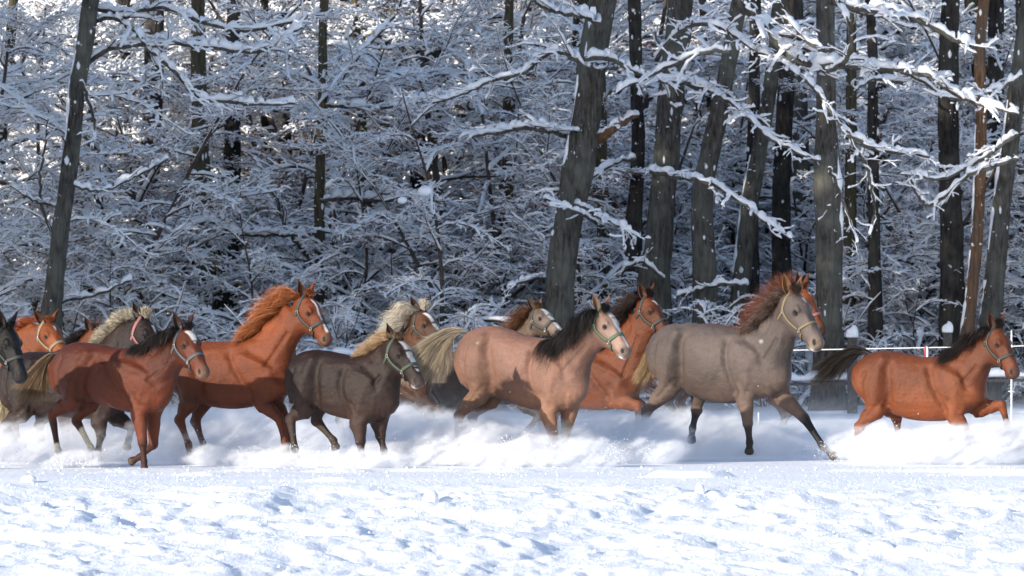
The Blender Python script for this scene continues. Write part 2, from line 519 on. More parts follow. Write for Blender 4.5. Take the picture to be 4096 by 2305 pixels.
def traced_tree(kind, label, D, pts, mat, group=None, seed=0, plaster=(), snow_base=True, stub=None, branches=(), k=14, extra_top=True, cat='tree'):
    """pts: (x, y, width) in photograph pixels from the foot up; continued below to the ground and above the frame"""
    P = [px(x, y, D) for x, y, w in pts]; R = [w / 2 / F_PX * D for x, y, w in pts]
    g = ground_h(np.array([P[0][0]]), np.array([D]))[0]
    P = [np.array([P[0][0] + (P[0][0] - P[1][0]) * .1, D, g - .15])] + P if P[0][2] > g else P
    if len(R) < len(P): R = [R[0] * 1.02] + R
    if extra_top:
        d = nrm(P[-1] - P[-2]); d[2] = max(d[2], .8); d = nrm(d)
        P = P + [P[-1] + d * 3.5 + np.array([.1, .2, 0]), P[-1] + d * 8 + np.array([-.1, .5, 0])]; R = R + [R[-1] * .82, R[-1] * .45]
    P = np.array(P); base = P[0].copy()
    root = empty(kind, base)
    tag(root, label, cat, group)
    tb, C, r, a, rr = trunk_mesh(P - base, R, mat, k, seed)
    obj('trunk', tb.build('trunk', [mat]), root)
    rng = np.random.default_rng(seed + 50)
    # plastered snow on the weather side and stray patches
    if plaster:
        tb = Tubes()
        n = len(C)
        for (z0, z1, ang, wdt, th) in plaster:      # heights in pixels rows y0>y1
            za = CAM_H - (z0 - HY) / F_PX * D - base[2]; zb = CAM_H - (z1 - HY) / F_PX * D - base[2]
            zs = np.linspace(za, zb, max(8, int((zb - za) * 12)))
            c = np.stack([np.interp(zs, C[:, 2], C[:, i]) for i in range(3)], 1); rad = np.interp(zs, C[:, 2], r)
            w = wdt * np.clip(1.9 * (vnoise(zs * 2.3 + seed, zs * 0, 7) * .6 + vnoise(zs * 7 + seed, zs * 0, 8) * .4) - .35, .02, 1.3) * np.sin(np.linspace(.15, np.pi - .15, len(zs))) ** .4
            A0 = math.radians(ang)
            kk = 7; rows = []
            for i_ in range(len(zs)):
                th_ = A0 + np.linspace(-1, 1, kk) * w[i_]
                lift = rad[i_] * .96 + (.012 + th * .55 * min(1, w[i_] / wdt)) * (1 - np.linspace(-1, 1, kk) ** 2) * (.6 + .5 * rng.random())
                rows.append(c[i_] + np.stack([np.cos(th_) * lift, np.sin(th_) * lift, 0 * th_], -1))
            Rw = np.array(rows); nn = len(zs)
            f = np.array([[i_ * kk + j, i_ * kk + j + 1, (i_ + 1) * kk + j + 1, (i_ + 1) * kk + j] for i_ in range(nn - 1) for j in range(kk - 1)])
            tb.faces(Rw.reshape(-1, 3), f)
        obj('snow_cover', tb.build('snow_cover', [MAT_BSNOW]), root)
    # small snow dabs stuck on the bark
    tb = Tubes()
    for q in range(int(46 * len(C) / 30)):
        i_ = rng.integers(2, len(C) - 1); A0 = rng.uniform(-2.9, -.3)
        c = C[i_] + np.array([math.cos(A0), math.sin(A0), 0]) * r[i_] * .99 + np.array([0, 0, rng.uniform(0, .25)])
        s_ = .006 + .028 * rng.random() ** 5
        th = np.arange(6) * np.pi / 3
        R3 = np.array([[c + np.array([math.cos(t) * s_ * w_ * (1 + .5 * math.sin(t * 2 + i_)), math.sin(t) * s_ * w_ * .6, hh * s_ * (.6 + i_ % 3)]) for t in th] for hh, w_ in ((-1, .01), (-.5, .8), (.2, 1), (1, .01))])
        tb.add_rings(R3)
    if tb.n: obj('snow_dabs', tb.build('snow_dabs', [MAT_BSNOW]), root)['kind'] = 'stuff'
    for (yy, az, pitch, i, s) in branches:
        zl = CAM_H - (yy - HY) / F_PX * D - base[2]
        c = np.array([np.interp(zl, C[:, 2], C[:, j]) for j in range(3)])
        put_branch(root, i, c, math.radians(az), math.radians(pitch), s, rng)
    # crown branches above the frame and along the bole
    TREES.append((root, C + base, r, D))
    return root

def traced_limb(root, D, pts, snow, seed, mat=None, sprays=3, ln=.8, dens=3.4, D2=None, thick=1.0):
    """a big limb followed through the photograph: pts (x, y, width)"""
    rng = np.random.default_rng(seed)
    D2 = D if D2 is None else D2
    n = max(10, len(pts) * 5)
    M = cr(np.array(pts, float), n)
    Ds = D + (D2 - D) * np.linspace(0, 1, n) + .25 * np.sin(np.linspace(0, 5, n) + seed)
    P = np.array([px(a, b, d) for (a, b, w), d in zip(M, Ds)])
    base = np.array(root.location)
    P = P - base; r = M[:, 2] / 2 / F_PX * Ds
    P = P + rng.normal(0, .012, P.shape)
    tb = Tubes(); tb.tube(P, r, 8, 0)
    br = obj('branch', tb.build('branch', [mat or MAT_BARK]), root)
    tb = Tubes()
    T = nrm(np.gradient(P, axis=0)); hz = np.sqrt(np.clip(1 - T[:, 2] ** 2, 0, 1))
    m = n * 4; t2 = np.linspace(0, n - 1, m)
    P2 = np.stack([np.interp(t2, np.arange(n), P[:, i]) for i in range(3)], 1)
    r2 = np.interp(t2, np.arange(n), r); h2 = np.interp(t2, np.arange(n), hz)
    nz = vnoise(t2 * .7 + seed * 3.1, t2 * 0, 5); nz2 = vnoise(t2 * 1.6 + seed, t2 * 0, 6)
    nz3 = vnoise(t2 * 4 + seed * 2, t2 * 0, 9)
    h = .72 * snow * np.clip((h2 - .3) / .45, 0, 1) * (.22 + .95 * nz + .45 * nz2 + .12 * (nz3 - .3)) * thick * np.where(nz2 < .2, .2, 1)
    h[0] *= .4; h[-1] *= .3
    tb.snow(P2, r2, np.maximum(h, .006), 0, 8, 1.0)
    obj('snow_cover', tb.build('snow_cover', [MAT_BSNOW]), br)
    if sprays:
        tb = Tubes()
        spray(tb, P, r[0] * .7, sprays, ln, dens, snow * .55, rng, droop=-.15)
        o = obj('twigs', tb.build('twigs', [MAT_TWIG, MAT_BSNOW]), br); o['kind'] = 'stuff'
    return br
K = 4096 / 2576.0
def S_(pts): return [(a * K, b * K, w * K) for a, b, w in pts]
G1 = 'bare snow-laden beeches along the edge of the wood'
tA = traced_tree('beech_tree', 'dark slender beech leaning right at the left end, behind the chestnut foal', 100, S_([(128, 800, 47), (135, 740, 46), (150, 600, 44), (168, 470, 43), (185, 340, 42), (195, 220, 44), (215, 100, 44), (228, 0, 42)]), MAT_BARK, G1, 1,
     branches=[(560, 160, 5, 1, .8), (420, 20, 10, 3, .9), (900, 10, 5, 3, .7)], plaster=[(560, 200, 200, .5, .05)])
tB = traced_tree('beech_tree', 'thin sunlit trunk in the upper left corner', 112, S_([(-6, 700, 22), (2, 420, 24), (12, 260, 24), (25, 120, 26), (34, 0, 26)]), MAT_BARK_O, G1, 2, branches=[(500, 30, 10, 0, .8)])
tC = traced_tree('beech_tree', 'broad dark trunk deep in shade right of the leaning beech', 116, S_([(372, 800, 46), (372, 600, 48), (378, 380, 50), (385, 200, 50), (390, 0, 46)]), MAT_BARK_D, G1, 3)
tC2 = traced_tree('beech_tree', 'narrow dark trunk just right of the leaning beech', 117, S_([(222, 800, 24), (225, 600, 25), (228, 360, 24), (236, 100, 22), (240, 0, 20)]), MAT_BARK_D, G1, 33)
tD = traced_tree('beech_tree', 'olive lit trunk left of centre behind the chestnut yearling', 111, S_([(522, 830, 44), (520, 640, 44), (514, 500, 44), (505, 380, 42), (500, 200, 38), (498, 0, 34)]), MAT_BARK_O, G1, 4)
tE = traced_tree('beech_tree', 'black trunk touching the olive one on its right', 114, S_([(570, 820, 46), (575, 640, 50), (582, 480, 48), (585, 300, 40), (590, 0, 34)]), MAT_BARK_D, G1, 5)
tG = traced_tree('beech_tree', 'thin dark trunk between the black trunk and the forked brown one', 119, S_([(668, 800, 28), (668, 650, 28), (672, 480, 26), (668, 260, 24), (665, 0, 20)]), MAT_BARK_D, G1, 6)
tG2 = traced_tree('beech_tree', 'second thin dark trunk left of the forked brown one', 121, S_([(735, 800, 24), (733, 620, 24), (726, 440, 22), (716, 200, 20), (712, 0, 18)]), MAT_BARK_D, G1, 34)
tF = traced_tree('beech_tree', 'forked young trunk with brown bark above the chestnut yearling', 109, S_([(806, 740, 30), (806, 640, 27), (803, 540, 26), (805, 420, 26), (812, 260, 25), (812, 120, 23), (816, 0, 22)]), MAT_BARK_O, G1, 7, branches=[(700, 190, 8, 3, .8), (350, 170, 0, 1, .8)])
tH = traced_tree('beech_tree', 'olive trunk high in the middle behind brown leaves', 118, S_([(1000, 800, 26), (1000, 500, 28), (998, 260, 30), (992, 100, 28), (990, 0, 26)]), MAT_BARK_O, G1, 8)
tH2 = traced_tree('beech_tree', 'dark trunk beside the olive one high in the middle', 121, S_([(1085, 800, 26), (1085, 500, 26), (1095, 260, 28), (1100, 100, 26), (1105, 0, 22)]), MAT_BARK_D, G1, 9)
tH3 = traced_tree('beech_tree', 'thin olive trunk left of the thickest beech', 115, S_([(1290, 800, 24), (1284, 600, 24), (1276, 400, 26), (1278, 200, 24), (1282, 0, 22)]), MAT_BARK_O, G1, 10)
tI = traced_tree('beech_tree', 'thickest beech of the wood edge with a rising side limb, right of centre', 103, S_([(1402, 850, 78), (1407, 760, 74), (1418, 640, 70), (1440, 500, 74), (1462, 380, 84), (1476, 280, 74), (1492, 140, 72), (1516, 0, 74)]), MAT_BARK, G1, 11,
     plaster=[(700, 300, 200, .35, .04), (600, 330, 170, .4, .05), (250, 30, 235, .5, .06)], k=18)
tJ = traced_tree('beech_tree', 'dark upright trunk just right of the thickest beech', 108, S_([(1588, 760, 54), (1590, 660, 50), (1598, 520, 40), (1606, 360, 34), (1600, 200, 32), (1598, 60, 34), (1595, 0, 34)]), MAT_BARK_D, G1, 12)
tK = traced_tree('beech_tree', 'stout dark beech with snow dabs behind the bay with the small star', 106, S_([(1645, 720, 74), (1656, 620, 70), (1668, 480, 66), (1680, 330, 68), (1692, 200, 66), (1708, 60, 64), (1712, 0, 60)]), MAT_BARK, G1, 13, k=16)
tL = traced_tree('beech_tree', 'curved dark beech left of the grey-brown roan', 105, S_([(1772, 840, 58), (1774, 700, 58), (1766, 560, 56), (1770, 460, 52), (1792, 360, 50), (1820, 230, 44), (1842, 110, 42), (1862, 0, 42)]), MAT_BARK, G1, 14, k=16, plaster=[(620, 240, 160, .3, .03)])
tM = traced_tree('beech_tree', 'brownish beech leaning right with a snow-plastered left edge', 107, S_([(1846, 820, 44), (1860, 740, 44), (1874, 620, 46), (1888, 500, 44), (1908, 390, 42), (1928, 280, 40), (1948, 140, 36), (1962, 0, 34)]), MAT_BARK, G1, 15, plaster=[(1100, 620, 190, .55, .05)])
tM2 = traced_tree('beech_tree', 'thin trunk right behind the brownish leaning beech', 112, S_([(1893, 770, 34), (1893, 640, 32), (1890, 500, 32), (1896, 300, 30), (1900, 100, 28), (1902, 0, 28)]), MAT_BARK_D, G1, 16)
tN = traced_tree('beech_tree', 'smooth blue-black trunk above the grey-brown roan\'s neck', 113, S_([(1966, 700, 46), (1966, 600, 46), (1966, 460, 46), (1972, 330, 44), (1978, 200, 42), (1985, 0, 40)]), MAT_BARK_D, G1, 17)
tO = traced_tree('beech_tree', 'stout beech behind the grey-brown roan\'s head, snow plastered down its right edge', 102, S_([(2084, 870, 66), (2086, 780, 66), (2088, 640, 68), (2084, 520, 70), (2080, 400, 62), (2078, 300, 52), (2078, 150, 48), (2076, 0, 46)]), MAT_BARK, G1, 18, k=16, plaster=[(960, 600, -25, .5, .08)])
tP = traced_tree('beech_tree', 'thin black trunk between the stout beech and the right edge', 105, S_([(2202, 790, 32), (2200, 640, 30), (2198, 500, 29), (2196, 330, 28), (2196, 150, 26), (2190, 0, 24)]), MAT_BARK_D, G1, 19)
tQ = traced_tree('beech_tree', 'broad black trunk behind the far right bay horse', 104.6, S_([(2396, 880, 62), (2396, 720, 60), (2394, 560, 56), (2388, 400, 54), (2386, 250, 54), (2388, 100, 50), (2392, 0, 46)]), MAT_BARK_D, G1, 20)
tR = traced_tree('pine_tree', 'sunlit orange-brown trunk near the right edge', 103.2, S_([(2430, 870, 34), (2440, 780, 30), (2450, 680, 30), (2460, 560, 30), (2466, 420, 30), (2468, 280, 28), (2466, 120, 30), (2476, 0, 28)]), MAT_BARK_B, None, 21, plaster=[(1380, 1000, 200, .6, .08), (900, 500, 190, .4, .04)])
tS = traced_tree('beech_tree', 'leaning dark beech at the right edge with heavy snow at its foot', 104, S_([(2486, 880, 56), (2496, 760, 54), (2508, 640, 50), (2520, 520, 48), (2536, 400, 48), (2550, 290, 44), (2572, 120, 42), (2590, 0, 40)]), MAT_BARK, G1, 22, k=16, plaster=[(1400, 1120, 200, .8, .14), (1000, 400, 200, .6, .06)])
tT = traced_tree('beech_tree', 'dark trunk cut by the right edge of the picture', 112, S_([(2580, 880, 34), (2578, 600, 30), (2574, 400, 28), (2568, 0, 26)]), MAT_BARK, G1, 23)
tU = traced_tree('beech_tree', 'pale olive trunk glimpsed right of the stout plastered beech', 108, S_([(2136, 840, 34), (2138, 640, 32), (2140, 440, 28), (2142, 200, 26), (2144, 0, 24)]), MAT_BARK_O, G1, 24)
tV = traced_tree('beech_tree', 'pale olive trunk glimpsed between thickest beech and dark upright trunk', 111, S_([(1520, 800, 34), (1518, 600, 32), (1514, 420, 30), (1512, 200, 26), (1512, 0, 24)]), MAT_BARK_O, G1, 25)
tX = traced_tree('beech_tree', 'black trunk high at the right, left of the leaning dark beech', 109, S_([(2520, 860, 30), (2512, 500, 36), (2506, 330, 40), (2506, 150, 42), (2506, 0, 40)]), MAT_BARK_D, G1, 26)

# ---- limbs that can be followed in the photograph
LB = traced_limb
s_ = .16
# left beech
LB(tA, 100, S_([(195, 180, 16), (260, 130, 14), (330, 115, 12), (420, 108, 12), (520, 118, 10), (640, 130, 9), (700, 100, 8), (760, 70, 5)]), .20, 1, ln=1.1)
LB(tA, 100, S_([(225, 60, 14), (280, 45, 12), (340, 80, 11), (380, 130, 11), (440, 180, 11), (500, 245, 10), (560, 255, 8), (640, 262, 7), (740, 262, 5)]), .17, 2, ln=1.0)
LB(tA, 100.5, S_([(230, 20, 12), (320, 32, 11), (420, 20, 10), (520, 60, 9), (640, 75, 8), (760, 50, 6)]), .16, 3, ln=1.2)
LB(tA, 99.5, S_([(190, 470, 8), (250, 480, 7), (330, 450, 6), (420, 400, 5)]), .15, 4, ln=.6)
LB(tA, 99.5, S_([(205, 205, 9), (225, 260, 8), (240, 320, 6), (230, 380, 5)]), .08, 5, ln=.5)
LB(tA, 100, S_([(160, 640, 9), (130, 580, 9), (105, 520, 8), (100, 440, 7), (112, 380, 6), (120, 300, 4)]), .10, 6, ln=.8)
LB(tA, 100, S_([(150, 520, 7), (90, 505, 6), (30, 470, 4)]), .12, 7, ln=.7)
LB(tA, 100, S_([(145, 760, 7), (230, 745, 7), (330, 705, 5)]), .14, 70, ln=.5)
# forked tree in the middle
LB(tF, 109, S_([(800, 700, 15), (770, 640, 13), (730, 590, 11), (700, 520, 9), (672, 450, 8), (640, 400, 5)]), .13, 8, ln=1.0)
LB(tF, 109, S_([(808, 700, 13), (830, 640, 12), (845, 570, 10), (838, 500, 8), (870, 430, 6)]), .10, 9, ln=.9)
LB(tF, 109, S_([(812, 250, 10), (860, 200, 9), (920, 120, 8), (990, 40, 7), (1010, 0, 5)]), .18, 10, ln=1.1)
LB(tF, 109, S_([(805, 505, 11), (880, 498, 10), (960, 505, 8), (1050, 500, 6)]), .19, 11, ln=.7)
LB(tF, 109, S_([(820, 265, 9), (900, 270, 8), (1000, 268, 7), (1090, 245, 6), (1200, 240, 5)]), .17, 12, ln=1.0)
LB(tF, 108, S_([(790, 590, 9), (700, 592, 9), (600, 590, 7), (520, 560, 5), (440, 590, 4)]), .18, 13, ln=1.0)
# thickest beech
LB(tI, 103, S_([(1470, 380, 38), (1500, 355, 30), (1540, 325, 24), (1580, 300, 18), (1604, 290, 8)]), .12, 14, mat=MAT_BARK_B, ln=.6, dens=1.2)
LB(tI, 103, S_([(1430, 345, 13), (1380, 330, 12), (1320, 320, 11), (1260, 335, 9), (1180, 340, 6)]), .19, 15, ln=.8)
LB(tI, 102, S_([(1480, 175, 13), (1440, 145, 12), (1390, 130, 11), (1320, 180, 9), (1250, 200, 8), (1170, 235, 6), (1090, 260, 5)]), .15, 16, ln=1.1)
LB(tI, 102, S_([(1505, 60, 15), (1470, 42, 13), (1430, 35, 11), (1370, 20, 9), (1340, 0, 7)]), .20, 17, ln=.8)
LB(tI, 102, S_([(1470, 150, 13), (1540, 150, 13), (1600, 185, 12), (1680, 205, 11), (1760, 215, 9), (1830, 260, 7), (1900, 300, 5)]), .19, 18, ln=1.1)
LB(tI, 102, S_([(1450, 515, 9), (1500, 540, 9), (1560, 570, 7), (1590, 590, 5)]), .15, 19, ln=.9, dens=3.5)
LB(tI, 103.5, S_([(1405, 700, 8), (1340, 700, 7), (1280, 730, 5)]), .13, 20, ln=.8)
LB(tI, 102, S_([(1500, 560, 9), (1440, 530, 8), (1370, 500, 6)]), .12, 21, ln=.7)
# right: long limb sagging in front of the trunks
LB(tK, 103, S_([(1640, 430, 13), (1700, 445, 13), (1760, 455, 13), (1820, 480, 12), (1880, 520, 10), (1930, 560, 8), (1990, 600, 5)]), .14, 22, ln=.7, D2=100)
LB(tK, 103, S_([(1690, 180, 15), (1740, 215, 14), (1810, 240, 13), (1870, 285, 12), (1930, 340, 10), (1990, 375, 9), (2060, 405, 7)]), .11, 23, ln=.8, D2=100)
LB(tK, 103, S_([(1650, 150, 13), (1700, 90, 13), (1760, 60, 12), (1830, 75, 11), (1890, 120, 9), (1960, 150, 7), (2010, 190, 5)]), .13, 24, ln=1.0, D2=99)
LB(tL, 100, S_([(1850, 0, 34), (1890, 30, 32), (1930, 70, 28), (1965, 120, 26), (2010, 150, 24), (2060, 165, 22), (2130, 165, 18), (2220, 175, 15), (2320, 185, 12), (2430, 250, 9), (2560, 290, 6)]), .20, 25, ln=1.1, D2=98, dens=3.4)
LB(tO, 98, S_([(2078, 0, 20), (2150, 20, 20), (2240, 30, 18), (2330, 60, 16), (2400, 100, 12), (2450, 120, 8)]), .18, 26, ln=1.1)
LB(tO, 98, S_([(2080, 180, 14), (2120, 160, 13), (2140, 110, 12), (2130, 50, 10), (2110, 0, 8)]), .10, 27, ln=.9)
LB(tO, 98, S_([(2030, 200, 12), (2080, 260, 12), (2130, 330, 11), (2190, 370, 10), (2260, 385, 9), (2340, 395, 6)]), .14, 28, ln=.9)
LB(tO, 98, S_([(2130, 330, 10), (2170, 400, 9), (2190, 460, 8), (2200, 520, 6), (2190, 590, 4)]), .10, 29, ln=.7)
LB(tS, 99, S_([(2560, 400, 10), (2500, 420, 11), (2440, 440, 10), (2370, 500, 9), (2330, 515, 9), (2300, 480, 7), (2290, 440, 5)]), .13, 30, ln=.8)
LB(tS, 99, S_([(2560, 340, 10), (2500, 380, 10), (2420, 430, 9), (2360, 450, 8), (2300, 440, 6)]), .13, 31, ln=.8)
LB(tS, 99, S_([(2570, 190, 11), (2500, 230, 10), (2400, 250, 9), (2290, 190, 7), (2200, 180, 5)]), .15, 32, ln=1.0)
LB(tO, 99, S_([(2080, 130, 13), (2040, 110, 12), (1990, 60, 10), (1960, 0, 8)]), .12, 35, ln=1.0)
LB(tL, 100, S_([(1840, 130, 12), (1780, 130, 11), (1700, 160, 9), (1620, 200, 7), (1550, 230, 5)]), .14, 36, ln=1.0)
LB(tO, 97.5, S_([(2085, 420, 8), (2110, 480, 8), (2140, 560, 6), (2165, 650, 4)]), .06, 37, ln=.8, dens=3)
LB(tQ, 104, S_([(2390, 200, 12), (2330, 190, 12), (2260, 210, 10), (2200, 200, 7), (2150, 230, 5)]), .14, 38, ln=.9)
LB(tJ, 106, S_([(1600, 400, 9), (1550, 410, 8), (1500, 440, 6), (1460, 460, 4)]), .14, 39, ln=.6)
LB(tK, 104, S_([(1670, 700, 8), (1610, 660, 7), (1560, 690, 5)]), .12, 40, ln=.6)
LB(tM, 104, S_([(1880, 720, 7), (1820, 715, 8), (1760, 730, 8), (1700, 745, 5)]), .12, 41, ln=.6)

# ---- understorey of young beeches: one tree of each make, then copies
def copy_tree(root, loc, rz, s, label=None):
    r = root.copy(); COL.objects.link(r)
    r.location = tuple(float(c) for c in loc); r.rotation_euler = (0, 0, rz); r.scale = (s, s, s)
    r['label'] = label or root.get('label0', root['label'])
    for ch in root.children:
        c = ch.copy(); COL.objects.link(c); c.parent = r
    return r

def young_tree(seed, H, r, n, protos, z0=.4, lean=.1, label='', group='', kind='young_beech', mat=None, stems=1, smul=1.0):
    rng = np.random.default_rng(seed)
    root = empty(kind, (0, 0, 0)); tag(root, label, 'tree' if stems == 1 else 'bush', group); root['label0'] = label
    for st in range(stems):
        d = np.array([rng.normal(0, lean), rng.normal(0, lean), 1.0]) if stems == 1 else np.array([rng.normal(0, .5), rng.normal(0, .5), 1.0])
        P = curve((rng.normal(0, .08) * (stems > 1), rng.normal(0, .08) * (stems > 1), -.2), d, H * rng.uniform(.85, 1.1), 9, .2, .06, rng)
        tb = Tubes(); tb.tube(P, np.linspace(r, r * .25, len(P)), 7, 0)
        add_branch(tb, P, r * .5, r * .2, .08, rng, 3)
        obj('trunk' if stems == 1 else 'stem', tb.build('trunk', [mat or MAT_TWIG, MAT_BSNOW]), root)
        az = rng.uniform(0, 6.28)
        for q in range(n):
            t = (z0 + (H - z0) * (q + rng.random() * .6) / n) / H
            x = min(t, .98) * (len(P) - 1); i = int(x); f = x - i
            p = P[i] * (1 - f) + P[min(i + 1, len(P) - 1)] * f
            az += 2.4 + rng.normal(0, .3)
            put_branch(root, protos[rng.integers(len(protos))], p, az, rng.uniform(-.1, .45), (1.15 - .55 * t) * rng.uniform(.65, 1.05) * smul, rng)
    return root

YG = 'young snow-laden beeches filling the wood'
Y = [young_tree(201, 7.5, .07, 15, [0, 1, 2, 3], label='young beech with tiers of flat snow-laden boughs', group=YG),
     young_tree(202, 9.0, .10, 16, [0, 2, 1, 3], label='young beech with tiers of flat snow-laden boughs', group=YG, z0=1.0),
     young_tree(203, 6.0, .05, 13, [1, 3, 5], label='young beech with tiers of flat snow-laden boughs', group=YG)]
BG_ = 'young beeches still holding brown leaves'
YB = [young_tree(204, 9.5, .11, 18, [4, 6, 4, 0], label='young beech holding brown withered leaves under drooping snow', group=BG_, z0=.8),
      young_tree(205, 8.0, .09, 16, [4, 6, 6, 1], label='young beech holding brown withered leaves under drooping snow', group=BG_, z0=.5)]
SG = 'low snow-covered bushes along the foot of the wood'
SB = [young_tree(206, 2.2, .022, 5, [7, 5], z0=.2, label='low many-stemmed bush bowed by snow', group=SG, kind='bush', stems=5, smul=.75),
      young_tree(207, 1.5, .016, 5, [7], z0=.1, label='low many-stemmed bush bowed by snow', group=SG, kind='bush', stems=6, smul=.7),
      young_tree(208, 3.0, .025, 6, [5, 3, 7], z0=.3, label='low many-stemmed bush bowed by snow', group=SG, kind='bush', stems=4, smul=.8)]
SHORT = dict(zip([t_[0].name for t_ in TREES], ['slender leaning beech at the left', 'thin sunlit corner trunk', 'broad shaded trunk at the left', 'narrow trunk by the leaning beech', 'olive trunk left of centre', 'black trunk beside the olive one', 'thin dark trunk left of centre', 'second thin dark trunk', 'forked young trunk', 'olive trunk in the middle', 'dark trunk in the middle', 'thin olive trunk left of centre-right', 'thickest beech', 'dark upright trunk', 'stout snow-dabbed beech', 'curved dark beech', 'brownish leaning beech', 'thin trunk behind the leaning one', 'blue-black trunk', 'stout plastered beech', 'thin black trunk at the right', 'broad black trunk at the right', 'sunlit orange-brown trunk', 'leaning dark beech at the right', 'trunk at the right edge', 'pale olive trunk at the right', 'pale olive trunk right of centre', 'black trunk high at the right']))
LABEL0 = {id(r): r['label'] for L_ in (Y, YB, SB) for r in L_}
FG = 'thin-twigged snowy saplings between the trunks'
FINE = [young_tree(211, 7.5, .045, 20, [8, 9], label='thin-twigged frosted sapling among the beeches', group=FG, z0=.5, kind='sapling'),
        young_tree(212, 9.0, .055, 24, [8, 9, 9], label='thin-twigged frosted sapling among the beeches', group=FG, z0=1.0, kind='sapling')]
def gz(x, y): return float(ground_h(np.array([x]), np.array([y]))[0])
prng = np.random.default_rng(77)
used = set()
def place(protolist, x, y, s, idx=None):
    i = prng.integers(len(protolist)) if idx is None else idx
    r = protolist[i]
    if y < 120:
        near = min(TREES, key=lambda t: abs(t[0].location.x - x) + .1 * abs(t[3] - y)) if len(TREES) else None
        sd = 'left' if x < near[0].location.x else 'right'
        sp_ = 'in front' if y < near[3] else 'behind'
        lb = 'brown-leaved snowy beech' if protolist is YB else {'young_beech': 'young snowy beech', 'bush': 'snowy bush', 'sapling': 'frosted thin sapling'}[r.name.split('.')[0]]
        lb = lb + ' ' + sp_ + ', ' + sd + ' of the ' + SHORT[near[0].name]
    else: lb = None
    if id(r) in used:
        return copy_tree(r, (x, y, gz(x, y)), prng.uniform(0, 6.28), s, lb)
    if lb: r['label'] = lb
    used.add(id(r)); r.location = (x, y, gz(x, y)); r.rotation_euler = (0, 0, prng.uniform(0, 6.28)); r.scale = (s, s, s)
    return r
def pxx(X, D): return (X * K - CX) / F_PX * D
# rows of the wood from the edge inward (display column, distance)
for (X, D, lst, s) in [(60, 104, Y, .9), (300, 108, Y, .85), (640, 106, Y, .75), (560, 112, Y, 1.05), (720, 111, Y, .95), (930, 108, Y, .95), (1120, 105, Y, .8),
                       (860, 115, Y, 1.0), (1030, 114, YB, 1.05), (1180, 112, YB, 1.1), (1260, 116, YB, 1.1), (1330, 110, YB, .9), (1100, 119, YB, 1.2), (940, 121, YB, 1.1),
                       (180, 112, Y, 1.1), (20, 115, Y, 1.1), (-60, 108, Y, 1.0), (1560, 114, Y, .9), (1700, 117, Y, 1.0), (1830, 115, Y, .9), (2010, 116, Y, 1.0), (2150, 113, Y, .9),
                       (2280, 108, Y, .8), (2330, 117, Y, 1.0), (2450, 115, Y, .95), (2600, 110, Y, 1.0), (2700, 106, Y, 1.0), (1420, 117, YB, 1.0), (380, 118, YB, 1.0), (690, 119, YB, 1.1)]:
    place(lst, pxx(X, D), D, s)
for D in np.arange(120, 158, 3.7):
    w = D * .18 + 4
    n = int(w / 2.2)
    for i in range(n):
        x = -w / 2 + w * (i + prng.random()) / n
        place(YB if prng.random() < (.5 if -4.5 < x * 120 / D < 1.5 else .34) else Y, x, D + prng.uniform(-1.8, 1.8), prng.uniform(.95, 1.35) * (1 + max(0, D - 132) * .018))
for D in np.arange(102.5, 116, 2.4):
    w = D * .18 + 2
    n = int(w / (1.15 if D < 106 else 1.7))
    for i in range(n):
        x = -w / 2 + w * (i + prng.random()) / n
        if D < 104 and x > 4.2: continue
        place(SB, x, D + prng.uniform(-.8, .8), prng.uniform(.6, 1.15))

for D in (106.5, 109.5, 113.0, 116.5):
    w = D * .18 + 1
    n = int(w / 4.2)
    for i in range(n):
        x = -w / 2 + w * (i + prng.random()) / n
        place(FINE, x, D + prng.uniform(-1.2, 1.2), prng.uniform(.85, 1.25))

# the wood goes on beyond both sides of the picture
for i in range(26):
    D = 104 + (i % 9) * 2.6
    place(Y if i % 3 else YB, (D * .09 + 1.5) + 1.9 * (i // 9) * 1.6 + prng.uniform(0, 1.2), D, prng.uniform(1.0, 1.3))
for i in range(10):
    D = 108 + (i % 5) * 3.2
    place(Y, -(D * .09 + 2.5) - 2.6 * (i // 5) - prng.uniform(0, 1.2), D, prng.uniform(1.0, 1.3))

# ---- trunks deeper in
def far_trunk(i, x, D, w, lean, mat):
    base = np.array([x, D, gz(x, D) - .2])
    P = np.array([[0, 0, 0], [lean * .5, 0, 4], [lean, .2, 8], [lean * 1.7, .3, 14]]); R = [w, w * .92, w * .8, w * .5]
    root = empty('beech_tree', base); tag(root, 'bare trunk standing deep in the wood among snow-laden boughs', 'tree', 'trunks standing deep in the wood')
    tb, C, r, a, rr = trunk_mesh(P, R, mat, 10, i)
    obj('trunk', tb.build('trunk', [mat]), root)
    rng = np.random.default_rng(900 + i)
    for q in range(7):
        z = 2.5 + 1.2 * q
        c = np.array([np.interp(z, C[:, 2], C[:, j]) for j in range(3)])
        put_branch(root, [0, 2, 1][q % 3], c, rng.uniform(0, 6.28), rng.uniform(-.1, .3), rng.uniform(.8, 1.2), rng)
for i in range(60):
    D = prng.uniform(117, 165)
    far_trunk(i, prng.uniform(-.5, .5) * (D * .19 + 2), D, prng.uniform(.09, .24), prng.normal(0, .5), [MAT_BARK_D, MAT_BARK, MAT_BARK_O, MAT_BARK_D][i % 4])

